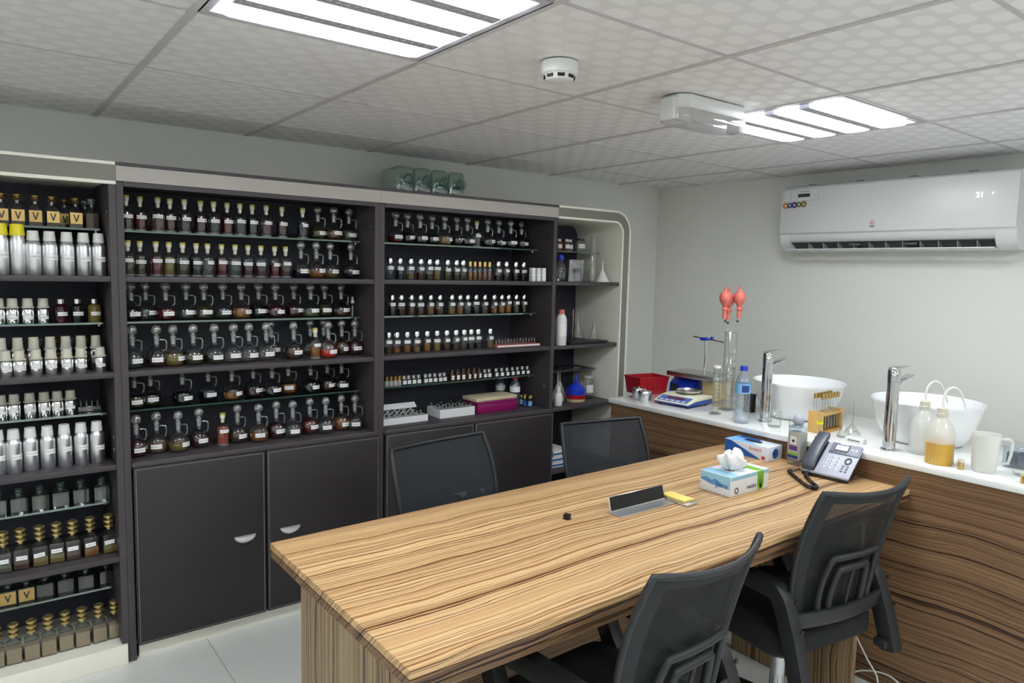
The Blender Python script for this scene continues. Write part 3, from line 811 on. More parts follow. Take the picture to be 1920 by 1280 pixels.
# ================================================================= table
t = thing('table', 'large zebra-wood meeting table butted against the counter', 'table', (1.3, 0.32, 0))
n0 = names()
TX0, TX1 = 0.2077, XC + 0.0165
TY = (-0.1041, -0.1006, 0.7706, 0.7319)
def tpoly(i): return [(TX0 + i, TY[0] + i), (TX1, TY[1] + i), (TX1, TY[2] - i), (TX0 + i, TY[3] - i)]
obj('table_top', MB().prism(tpoly(0), ZT - 0.021, ZT).mesh('t', bevel=0.0012, seg=1), 'zebrano_top', t)
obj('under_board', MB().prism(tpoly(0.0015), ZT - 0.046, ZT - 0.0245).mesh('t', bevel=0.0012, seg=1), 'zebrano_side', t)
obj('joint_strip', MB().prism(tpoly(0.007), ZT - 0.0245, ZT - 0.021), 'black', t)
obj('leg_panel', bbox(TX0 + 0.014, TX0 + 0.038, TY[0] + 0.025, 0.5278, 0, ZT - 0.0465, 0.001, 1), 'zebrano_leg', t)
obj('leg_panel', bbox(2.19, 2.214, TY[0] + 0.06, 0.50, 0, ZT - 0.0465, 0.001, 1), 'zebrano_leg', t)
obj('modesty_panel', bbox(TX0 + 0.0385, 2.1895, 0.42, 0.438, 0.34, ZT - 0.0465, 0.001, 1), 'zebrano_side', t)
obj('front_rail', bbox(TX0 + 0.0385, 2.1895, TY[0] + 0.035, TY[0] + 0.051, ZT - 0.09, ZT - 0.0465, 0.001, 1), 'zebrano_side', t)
fix(t, n0)
ROWS = [
 ('B',1,1.794,[
  (0.075,2.09,'cork','black'),(0.127,2.09,'cork','red'),(0.196,2.09,'cork','pink'),(0.245,2.09,'cork','darkred'),(0.303,2.09,'cork','black'),
  (0.37,2.09,'cork','darkred'),(0.426,2.09,'cork','black'),(0.485,2.09,'cork','red'),(0.541,2.09,'cork','teal'),(0.597,2.09,'cork','black'),
  (0.661,2.09,'cork','darkred'),(0.735,2.09,'cork','darkred'),(0.837,2.09,'cork','navy'),(0.915,2.09,'dec','olive'),(0.998,2.09,'dec','brown'),
  (1.078,2.09,'dec','palegreen'),]),
 ('B',2,1.605,[
  (0.069,2.05,'cork','olive'),(0.115,2.05,'cork','olive'),(0.177,2.05,'cork','red'),(0.228,2.05,'cork','yellow'),(0.283,2.05,'cork','olive'),
  (0.338,2.05,'cork','black'),(0.387,2.05,'cork','clear'),(0.447,2.05,'cork','red'),(0.505,2.05,'cork','clear'),(0.562,2.05,'cork','darkred'),
  (0.621,2.05,'cork','darkred'),(0.686,2.05,'cork','red'),(0.737,2.05,'cork','darkred'),(0.812,2.05,'dec','navy'),(0.889,2.05,'dec','amber'),
  (0.961,2.05,'dec','yellow'),(1.071,2.05,'dec','navy'),]),
 ('B',3,1.414,[
  (0.083,2.09,'dec','black'),(0.14,2.09,'dec','clear'),(0.219,2.09,'dec','red'),(0.302,2.09,'dec','clear'),(0.378,2.09,'dec','olive'),
  (0.459,2.09,'dec','clear'),(0.543,2.09,'dec','amber'),(0.622,2.09,'dec','black'),(0.7,2.09,'dec','darkred'),(0.791,2.09,'dec','darkred'),
  (0.875,2.09,'dec','palegreen'),(0.949,2.09,'dec','olive'),(1.035,2.09,'dec','brown'),(1.099,2.09,'dropper','clear'),]),
 ('B',4,1.222,[
  (0.069,2.0,'dec','clear'),(0.161,2.0,'dec','darkred'),(0.226,2.0,'dec','yellow'),(0.308,2.0,'dec','olive'),(0.395,2.0,'dec','olive'),
  (0.478,2.0,'dec','clear'),(0.547,2.0,'dec','clear'),(0.625,2.0,'dec','clear'),(0.697,2.14,'dec','clear'),(0.756,2.0,'dec','brown'),
  (0.894,2.14,'dec','clear'),(0.852,1.975,'cork','amber'),(0.968,2.15,'dec','clear'),(0.921,1.985,'dec','brightred'),(1.027,2.06,'dec','brown'),
  (1.083,2.03,'dec','darkred'),]),
 ('B',5,1.039,[
  (0.086,2.09,'dec','olive'),(0.149,2.09,'dec','olive'),(0.279,2.09,'dec','black'),(0.39,2.09,'dec','navy'),(0.494,2.09,'dec','amber'),
  (0.592,2.09,'dec','darkred'),(0.681,2.09,'dec','black'),(0.762,2.09,'dec','amber'),(0.873,2.09,'dec','black'),(0.962,2.09,'dec','brown'),
  (1.037,2.09,'dec','teal'),]),
 ('B',6,0.846,[
  (0.075,2.01,'dec','darkred'),(0.154,2.01,'dec','peach'),(0.241,2.01,'dec','yellow'),(0.327,2.01,'dec','darkred'),(0.428,2.01,'cork','orange'),
  (0.494,2.01,'dec','olive'),(0.589,2.01,'dec','amber'),(0.672,2.01,'dec','darkred'),(0.752,2.01,'dec','clear'),(0.837,2.01,'dec','red'),
  (0.92,2.01,'dec','clear'),(1.001,2.01,'dec','amber'),(1.074,2.01,'dec','clear'),]),
 ('C',1,1.794,[
  (1.34,2.09,'dec','red'),(1.413,2.09,'dec','black'),(1.491,2.09,'dec','black'),(1.565,2.09,'dec','navy'),(1.643,2.09,'dec','yellow'),
  (1.727,2.09,'dec','black'),(1.795,2.09,'dec','black'),(1.861,2.09,'cork','clear'),(1.936,2.09,'dec','black'),(2.016,2.09,'dec','black'),
  (2.102,2.09,'dec','black'),(2.186,2.09,'dec','black'),]),
 ('C',2,1.605,[
  (1.273,2.02,'vial','clear'),(1.329,2.02,'vial','navy'),(1.392,2.02,'vial','yellow'),(1.453,2.02,'vial','darkred'),(1.509,2.02,'vial','olive'),
  (1.555,2.02,'vial','yellow'),(1.62,2.02,'vial','olive'),(1.679,2.02,'vial','olive'),(1.724,2.02,'vial','clear'),(1.77,2.02,'goldvial','amber'),
  (1.803,2.02,'goldvial','amber'),(1.836,2.02,'goldvial','amber'),(1.869,2.02,'goldvial','peach'),(1.902,2.02,'goldvial','peach'),
  (1.966,2.02,'vial','black'),(2.023,2.02,'vial','black'),(2.09,2.02,'vial','black'),(2.149,2.02,'vial','black'),(2.149,1.93,'carton','clear'),
  (2.189,1.93,'carton','clear'),(2.226,1.93,'carton','clear'),]),
 ('C',3,1.414,[
  (1.313,2.075,'vial','black'),(1.37,2.075,'vial','darkred'),(1.431,2.075,'vial','brown'),(1.487,2.075,'vial','brown'),(1.551,2.075,'vial','amber'),
  (1.609,2.075,'vial','brown'),(1.686,2.075,'vial','yellow'),(1.743,2.075,'vial','amber'),(1.793,2.075,'vial','clear'),(1.852,2.075,'vial','black'),
  (1.912,2.075,'vial','brown'),(1.981,2.075,'vial','amber'),(2.035,2.075,'vial','amber'),(2.086,2.075,'vial','amber'),(2.142,2.075,'vial','brown'),
  (2.203,2.075,'vial','black'),]),
 ('C',4,1.222,[
  (1.256,2.0,'vial','olive'),(1.302,2.0,'vial','amber'),(1.362,2.0,'vial','amber'),(1.423,2.0,'vial','yellow'),(1.486,2.0,'vial','amber'),
  (1.549,2.0,'vial','yellow'),(1.61,2.0,'vial','brown'),(1.669,2.0,'vial','brown'),(1.722,2.0,'vial','clear'),(1.772,2.0,'vial','olive'),
  (1.82,2.0,'vial','black'),(1.901,2.0,'vial','yellow'),]),
 ('C',5,1.039,[
  (1.279,2.06,'goldmini','peach'),(1.304,2.06,'goldmini','peach'),(1.33,2.06,'goldmini','peach'),(1.355,2.06,'goldmini','peach'),
  (1.381,2.06,'mini','clear'),(1.41,2.06,'mini','clear'),(1.44,2.06,'mini','clear'),(1.47,2.06,'mini','clear'),(1.513,2.06,'mini','clear'),
  (1.544,2.06,'mini','clear'),(1.575,2.06,'mini','clear'),(1.606,2.06,'mini','clear'),(1.637,2.06,'mini','clear'),(1.69,2.06,'ambervial','amber'),
  (1.726,2.06,'ambervial','amber'),(1.762,2.06,'ambervial','amber'),(1.799,2.06,'ambervial','amber'),(1.836,2.06,'ambervial','amber'),
  (1.873,2.06,'ambervial','amber'),(1.911,2.06,'mini','clear'),(1.945,2.06,'mini','clear'),(1.996,2.06,'mini','clear'),(2.035,2.06,'mini','clear'),
  (2.074,2.06,'mini','clear'),(2.115,2.06,'mini','clear'),(2.155,2.06,'mini','clear'),(2.192,2.06,'mini','clear'),(2.229,2.06,'mini','clear'),]),
 ('A',1,1.794,[
  (-0.356,2.075,'jar','gold'),(-0.304,2.075,'jar','gold'),(-0.245,2.075,'jar','gold'),(-0.19,2.075,'jar','gold'),(-0.11,2.075,'jar','gold'),
  (-0.054,2.075,'jar','dark'),(-0.136,2.2,'jar','gold'),(-0.061,2.2,'jar','dark'),]),
 ('A',2,1.605,[
  (-0.366,1.98,'alutall','yellowcap'),(-0.313,1.98,'alutall','yellowcap'),(-0.264,1.98,'alu','whitecap'),(-0.211,1.98,'alu','whitecap'),
  (-0.154,1.98,'alu','whitecap'),(-0.098,1.98,'alu','whitecap'),(-0.045,1.98,'alu','whitecap'),(-0.264,2.11,'jar','dark'),(-0.211,2.11,'jar','dark'),
  (-0.154,2.11,'jar','dark'),(-0.096,2.11,'jar','dark'),]),
 ('A',3,1.414,[
  (-0.378,2.07,'chrome','creamcap'),(-0.334,2.07,'chrome','creamcap'),(-0.284,2.07,'chrome','creamcap'),(-0.233,2.07,'chrome','creamcap'),
  (-0.174,2.07,'brownbottle','darkred'),(-0.116,2.07,'brownbottle','black'),(-0.056,2.07,'brownbottle','yellow'),]),
 ('A',4,1.222,[
  (-0.368,1.965,'chrome','creamcap'),(-0.324,1.965,'chrome','creamcap'),(-0.271,1.965,'chrome','creamcap'),(-0.222,1.965,'chrome','creamcap'),
  (-0.169,1.965,'chrome','creamcap'),(-0.122,1.965,'chrome','creamcap'),(-0.055,1.965,'chrome','creamcap'),(-0.377,2.05,'chrometall','creamcap'),
  (-0.323,2.05,'chrometall','creamcap'),(-0.271,2.05,'chrometall','creamcap'),(-0.216,2.05,'chrometall','creamcap'),
  (-0.163,2.05,'chrometall','creamcap'),(-0.111,2.05,'chrometall','creamcap'),(-0.058,2.05,'chrometall','creamcap'),(-0.364,2.19,'jar','dark'),
  (-0.307,2.19,'jar','gold'),(-0.245,2.19,'jar','dark'),(-0.188,2.19,'jar','gold'),(-0.132,2.19,'jar','dark'),(-0.076,2.19,'jar','gold'),]),
 ('A',5,1.039,[
  (-0.385,2.07,'chrome','creamcap'),(-0.342,2.07,'chrome','creamcap'),(-0.291,2.07,'chrome','creamcap'),(-0.243,2.07,'chrome','creamcap'),
  (-0.198,2.07,'chrome','creamcap'),(-0.152,2.07,'chrome','creamcap'),]),
 ('A',6,0.846,[
  (-0.403,1.985,'alu','whitecap'),(-0.353,1.985,'alu','whitecap'),(-0.299,1.985,'alu','whitecap'),(-0.243,1.985,'alu','whitecap'),
  (-0.186,1.985,'alu','whitecap'),(-0.129,1.985,'alu','whitecap'),(-0.073,1.985,'alu','whitecap'),]),
 ('A',7,0.66,[
  (-0.408,2.08,'squarejar','clear'),(-0.341,2.08,'squarejar','clear'),(-0.27,2.08,'squarejar','clear'),(-0.198,2.08,'squarejar','clear'),
  (-0.127,2.08,'squarejar','clear'),(-0.051,2.08,'squarejar','clear'),]),
 ('A',8,0.46,[
  (-0.401,1.985,'stack','palegreen'),(-0.345,1.985,'stack','brown'),(-0.283,1.985,'stack','yellow'),(-0.226,1.985,'stack','yellow'),
  (-0.171,1.985,'stack','brown'),(-0.109,1.985,'stack','amber'),(-0.042,1.985,'stack','yellow'),]),
 ('A',9,0.289,[
  (-0.39,2.08,'squarejar','gold'),(-0.33,2.08,'squarejar','gold'),(-0.266,2.08,'squarejar','dark'),(-0.195,2.08,'squarejar','dark'),
  (-0.121,2.08,'squarejar','dark'),(-0.044,2.08,'squarejar','dark'),]),
 ('A',10,0.085,[
  (-0.437,1.985,'stack','grain'),(-0.382,1.985,'stack','grain'),(-0.323,1.985,'stack','grain'),(-0.266,1.985,'stack','grain'),
  (-0.208,1.985,'stack','grain'),(-0.149,1.985,'stack','grain'),(-0.089,1.985,'stack','grain'),(-0.031,1.985,'stack','grain'),]),
]
# ================================================================= bottles on the shelves
def arc_label(r, z0, z1, half=38, n=8, face=-90, dr=0.0008, r_top=None):
    """paper sticker bent round a bottle"""
    b = MB(); vs = []; fs = []
    for j, z in enumerate((z0, z1)):
        rr = (r if j == 0 or r_top is None else r_top) + dr
        for i in range(n + 1):
            a = math.radians(face - half + 2 * half * i / n)
            vs.append((rr * math.cos(a), rr * math.sin(a), z))
    for i in range(n): fs.append((i, i + 1, n + 2 + i, n + 1 + i))
    return b.add(vs, fs).mesh('label')
def flat_label(w, z0, z1, y):
    return MB().box(-w, w, y - 0.0008, y, z0, z1).mesh('label')
SH = {}
# ---- glass decanter
R = 0.039
SH['dec_body'] = MB().lathe([(r_ * (1.13 if r_ > 0.0126 else 1.0), z_) for r_, z_ in [(0, 0.0), (0.026, 0.0), (0.033, 0.004), (0.0375, 0.017), (0.039, 0.034), (0.036, 0.050), (0.028, 0.064), (0.0175, 0.074), (0.0125, 0.081), (0.0115, 0.108), (0.0155, 0.112), (0.0155, 0.115), (0.0112, 0.1155)]], 22, cap=False).mesh('b', angle=60)
def dec_liq(top):
    pr = [(r_ * 1.13, z_) for r_, z_ in [(0, 0.003), (0.024, 0.003), (0.031, 0.006), (0.0355, 0.017), (0.037, 0.034), (0.034, 0.050), (0.026, 0.064)]]
    p = [q for q in pr if q[1] < top]
    a, b = p[-1], next((q for q in pr if q[1] >= top), pr[-1])
    k = (top - a[1]) / max(1e-6, b[1] - a[1])
    return MB().lathe(p + [(a[0] + (b[0] - a[0]) * k, top), (0, top)], 18).mesh('l', angle=50)
SH['dec_liq'] = [dec_liq(0.036), dec_liq(0.050), dec_liq(0.060)]
SH['dec_joint'] = MB().lathe([(0, 0.088), (0.0082, 0.088), (0.0098, 0.116), (0.0098, 0.118), (0, 0.118)], 12).mesh('j')
ball = [(0, 0.118), (0.0125, 0.118), (0.0135, 0.121), (0.0075, 0.124), (0.0075, 0.127)]
ball += [(0.0205 * math.sin(a), 0.145 - 0.0195 * math.cos(a)) for a in [0.45 + (PI - 0.45) * i / 9 for i in range(10)]]
SH['dec_ball'] = MB().lathe(ball[:-1] + [(0, 0.1645)], 16, sy=0.72).mesh('s', angle=60)
SH['dec_core'] = MB().lathe([(0.0, 0.138)] + [(0.010 * math.sin(a), 0.1465 - 0.0085 * math.cos(a)) for a in [PI * i / 6 for i in range(1, 6)]] + [(0, 0.155)], 12, sy=0.6).mesh('c', angle=60)
SH['dec_handle'] = MB().tube([(0.012, 0, 0.106), (0.026, 0, 0.107), (0.0355, 0, 0.1035), (0.038, 0, 0.096), (0.038, 0, 0.080), (0.0365, 0, 0.070), (0.032, 0, 0.0635)], 0.0031, 8).mesh('h', angle=60)
SH['dec_label'] = arc_label(0.0443, 0.023, 0.0405, 29)
# ---- corked bottle
SH['cork_body'] = MB().lathe([(0, 0), (0.0255, 0), (0.0270, 0.003), (0.0270, 0.078), (0.0245, 0.088), (0.0155, 0.096), (0.0088, 0.101), (0.0085, 0.118), (0.0105, 0.119), (0.0105, 0.123), (0.0078, 0.1235)], 18, cap=False).mesh('b', angle=50)
SH['cork_liq'] = [MB().lathe([(0, 0.009), (0.0252, 0.009), (0.0252, h), (0, h)], 16).mesh('l') for h in (0.060, 0.075, 0.082)]
SH['cork_base'] = MB().lathe([(0, 0.0005), (0.0252, 0.0005), (0.0252, 0.008), (0, 0.008)], 16).mesh('l')
SH['cork_cork'] = MB().lathe([(0, 0.104), (0.0076, 0.104), (0.0088, 0.124), (0.0110, 0.1245), (0.0112, 0.138), (0, 0.138)], 12).mesh('c')
SH['cork_cap'] = MB().lathe([(0, 0.1381), (0.0122, 0.1381), (0.0124, 0.140), (0.0124, 0.1455), (0.0112, 0.147), (0, 0.147)], 12).mesh('c')
SH['cork_label'] = arc_label(0.0270, 0.055, 0.070, 46)
# ---- vials
def rr_lathe(b, hw, z0, z1, n=5, k=0.006):
    poly = strip_poly(hw, hw, k)
    return b.prism(poly, z0, z1)
def square_bottle(hw, h, neck, k=0.006):
    b = MB(); poly = strip_poly(hw, hw, k); n = len(poly)
    b.prism(poly, 0, h)
    b.lathe([(hw * 0.95, h), (neck * 1.25, h + hw * 0.35), (neck, h + hw * 0.5), (neck, h + hw * 0.75)], 14, cap=False)
    return b.mesh('b', angle=40)
SH['vial_body'] = MB().lathe([(0, 0), (0.0200, 0), (0.0215, 0.002), (0.0215, 0.070), (0.0195, 0.076), (0.0120, 0.081), (0.0112, 0.087)], 16, cap=False).mesh('b', angle=45)
SH['vial_liq'] = [MB().lathe([(0, 0.003), (0.0200, 0.003), (0.0200, h), (0, h)], 14).mesh('l') for h in (0.03, 0.038, 0.048)]
SH['vial_cap'] = MB().lathe([(0, 0.0865), (0.0158, 0.0865), (0.0158, 0.107), (0.0148, 0.109), (0, 0.109)], 14).mesh('c')
SH['vial_collar'] = MB().lathe([(0, 0.080), (0.0118, 0.080), (0.0118, 0.0862), (0, 0.0862)], 12).mesh('c')
SH['vial_label'] = arc_label(0.0215, 0.049, 0.065, 58)
SH['gv_body'] = MB().lathe([(0, 0), (0.0125, 0), (0.0135, 0.002), (0.0135, 0.062), (0.009, 0.072), (0.008, 0.080)], 14, cap=False).mesh('b', angle=45)
SH['gv_liq'] = MB().lathe([(0, 0.002), (0.0122, 0.002), (0.0122, 0.045), (0, 0.045)], 12).mesh('l')
SH['gv_cap'] = MB().lathe([(0, 0.078), (0.0105, 0.078), (0.0105, 0.104), (0, 0.104)], 12).mesh('c')
SH['mini_body'] = MB().box(-0.0118, 0.0118, -0.0118, 0.0118, 0, 0.032).mesh('b', bevel=0.002)
SH['mini_label'] = MB().box(-0.0105, 0.0105, -0.0127, -0.0119, 0.005, 0.024).mesh('l')
SH['mini_cap'] = MB().lathe([(0, 0.0325), (0.0112, 0.0325), (0.0112, 0.05), (0, 0.05)], 12).mesh('c')
SH['gm_body'] = MB().lathe([(0, 0), (0.0105, 0), (0.011, 0.002), (0.011, 0.024), (0.007, 0.030)], 12, cap=False).mesh('b')
SH['gm_cap'] = MB().lathe([(0, 0.029), (0.0095, 0.029), (0.0095, 0.052), (0, 0.052)], 12).mesh('c')
SH['av_body'] = MB().lathe([(0, 0), (0.0145, 0), (0.0155, 0.002), (0.0155, 0.042), (0.010, 0.050), (0.0095, 0.066), (0, 0.066)], 14).mesh('b', angle=45)
SH['av_label'] = arc_label(0.0155, 0.006, 0.030, 34)
SH['carton_body'] = MB().box(-0.0135, 0.0135, -0.0135, 0.0135, 0, 0.078).mesh('b', bevel=0.0012)
SH['carton_label'] = MB().box(-0.0125, 0.0125, -0.0145, -0.0138, 0.012, 0.038).mesh('b')
# ---- aluminium bottles
def alu(r, h, capr):
    hb = h * 0.72
    body = MB().lathe([(0, 0), (r * 0.94, 0), (r, 0.003), (r, hb * 0.93), (r * 0.93, hb), (capr * 1.05, hb + h * 0.045), (capr * 1.02, hb + h * 0.06)], 20).mesh('b', angle=45)
    cap = MB().lathe([(0, hb + h * 0.055), (capr * 1.18, hb + h * 0.055), (capr * 1.14, hb + h * 0.10), (capr, hb + h * 0.28), (capr * 0.92, h), (0, h)], 18).mesh('c', angle=40)
    return body, cap, arc_label(r, hb * 0.48, hb * 0.64, 42)
SH['alu'] = alu(0.0268, 0.168, 0.018)
SH['alutall'] = alu(0.0265, 0.190, 0.0215)
def chrome(r, h):
    body = MB().lathe([(0, 0), (r * 0.95, 0), (r, 0.002), (r, h * 0.55), (r * 0.9, h * 0.60), (r * 0.7, h * 0.62)], 20).mesh('b', angle=45)
    cap = MB().lathe([(0, h * 0.62), (r * 1.0, h * 0.62), (r * 1.0, h * 0.66), (r * 0.82, h * 0.68), (r * 0.74, h), (0, h)], 18).mesh('c', angle=35)
    return body, cap, arc_label(r, h * 0.22, h * 0.34, 42)
SH['chrome'] = chrome(0.0222, 0.098)
SH['chrometall'] = chrome(0.0222, 0.138)
SH['brown_body'] = MB().lathe([(0, 0), (0.0225, 0), (0.0235, 0.003), (0.0235, 0.062), (0.020, 0.070), (0.012, 0.074), (0.012, 0.078)], 18).mesh('b', angle=45)
SH['brown_cap'] = MB().lathe([(0, 0.076), (0.0135, 0.076), (0.0135, 0.094), (0, 0.094)], 14).mesh('c')
SH['brown_label'] = arc_label(0.0235, 0.028, 0.043, 50)
# ---- antique jar with disc stopper
SH['jar_body'] = MB().prism(strip_poly(0.0235, 0.0235, 0.004), 0, 0.062).lathe([(0.031, 0.062), (0.010, 0.084), (0.010, 0.096), (0.013, 0.098)], 4 * 4, cap=False).mesh('b', angle=40)
SH['jar_stop'] = MB().lathe([(0, 0.097), (0.014, 0.097), (0.016, 0.100), (0.013, 0.104), (0.013, 0.109), (0.0175, 0.112), (0.0175, 0.117), (0.013, 0.121), (0, 0.122)], 16).mesh('s', angle=40)
SH['jar_plate'] = MB().box(-0.021, 0.021, -0.0250, -0.0237, 0.016, 0.060).mesh('p')
SH['jar_v'] = MB().prism([(-0.011, 0.052), (-0.006, 0.052), (0.0, 0.032), (0.006, 0.052), (0.011, 0.052), (0.002, 0.024), (-0.002, 0.024)], -0.0257, -0.0251, axis=1).mesh('v')
SH['jar_liq'] = MB().box(-0.0215, 0.0215, -0.0215, 0.0215, 0.003, 0.058).mesh('l')
# ---- square jar
SH['sq_body'] = MB().prism(strip_poly(0.0305, 0.0305, 0.005), 0, 0.060).lathe([(0.030, 0.060), (0.013, 0.068), (0.013, 0.074)], 14, cap=False).mesh('b', angle=40)
SH['sq_stop'] = MB().lathe([(0, 0.072), (0.012, 0.072), (0.015, 0.078), (0.011, 0.083), (0.016, 0.090), (0.012, 0.096), (0, 0.097)], 14).mesh('s', angle=50)
SH['sq_fill'] = MB().box(-0.028, 0.028, -0.028, 0.028, 0.003, 0.05).mesh('f')
SH['sq_plate'] = MB().box(-0.026, 0.026, -0.0318, -0.0307, 0.006, 0.056).mesh('p')
SH['sq_v'] = MB().prism([(-0.011, 0.046), (-0.006, 0.046), (0.0, 0.028), (0.006, 0.046), (0.011, 0.046), (0.002, 0.018), (-0.002, 0.018)], -0.0324, -0.0319, axis=1).mesh('v')
# ---- bottle with stacked gold rings
SH['st_body'] = MB().prism(strip_poly(0.0265, 0.0265, 0.005), 0, 0.082).lathe([(0.026, 0.082), (0.016, 0.092), (0.010, 0.098), (0.010, 0.108)], 14, cap=False).mesh('b', angle=40)
SH['st_fill'] = [MB().box(-0.0242, 0.0242, -0.0242, 0.0242, 0.005, h).mesh('f') for h in (0.030, 0.038, 0.062)]
def ringprof(zs):
    p = [(0, 0.100), (0.010, 0.100)]
    for z, r in zs: p += [(0.0095, z - 0.009), (r, z - 0.004), (r, z + 0.003), (0.0095, z + 0.008)]
    return p + [(0.006, p[-1][1] + 0.002), (0, p[-1][1] + 0.003)]
SH['st_stop'] = MB().lathe(ringprof([(0.114, 0.0185), (0.134, 0.0205), (0.154, 0.0195)]), 16).mesh('s', angle=50)
SH['st_label'] = MB().box(-0.0185, 0.0185, -0.0276, -0.0268, 0.042, 0.058).mesh('l')

UNIT = {'A': 'left open cabinet', 'B': 'decanter cupboard', 'C': 'vial cupboard'}
def shelf_word(u, k):
    if k == 1: return 'top shelf'
    if (u == 'A' and k == 10) or (u in 'BC' and k == 6): return 'bottom shelf'
    return ORD[k - 1] + ' shelf'
KINDW = {'dec': 'decanter', 'cork': 'corked bottle', 'vial': 'silver-capped vial', 'goldvial': 'slim gold-capped vial', 'mini': 'tiny square sample bottle',
         'goldmini': 'tiny gold-capped sample bottle', 'ambervial': 'small brown glass vial', 'carton': 'little white carton', 'alu': 'aluminium bottle', 'alutall': 'tall aluminium bottle',
         'chrome': 'short shiny metal bottle', 'chrometall': 'taller shiny metal bottle', 'brownbottle': 'round bottle', 'jar': 'square antique jar', 'squarejar': 'square glass jar',
         'stack': 'bottle with stacked gold stopper', 'dropper': 'white-topped dropper bottle'}
NAMEW = {'dec': 'decanter', 'cork': 'corked_bottle', 'vial': 'vial', 'goldvial': 'vial', 'mini': 'sample_bottle', 'goldmini': 'sample_bottle', 'ambervial': 'vial', 'carton': 'carton',
         'alu': 'aluminium_bottle', 'alutall': 'aluminium_bottle', 'chrome': 'metal_bottle', 'chrometall': 'metal_bottle', 'brownbottle': 'glass_bottle', 'jar': 'antique_jar',
         'squarejar': 'square_jar', 'stack': 'stoppered_bottle', 'dropper': 'dropper_bottle'}
CATW = {'jar': 'jar', 'squarejar': 'jar', 'carton': 'box', 'dec': 'decanter', 'vial': 'vial', 'goldvial': 'vial', 'ambervial': 'vial'}
def tint_word(kind, colr):
    if kind in ('alu', 'alutall', 'chrome', 'chrometall'):
        return {'yellowcap': 'yellow-capped', 'whitecap': 'white-capped', 'creamcap': 'cream-capped'}[colr]
    if kind in ('jar', 'squarejar'): return {'gold': 'gold-labelled', 'dark': 'dark', 'clear': 'clear'}[colr]
    if kind in ('mini', 'carton', 'dropper', 'goldmini', 'ambervial'): return ''
    w = LIQ[colr][0]
    return {'clear': 'clear', 'straw-coloured grain': 'grain-filled'}.get(w, w)
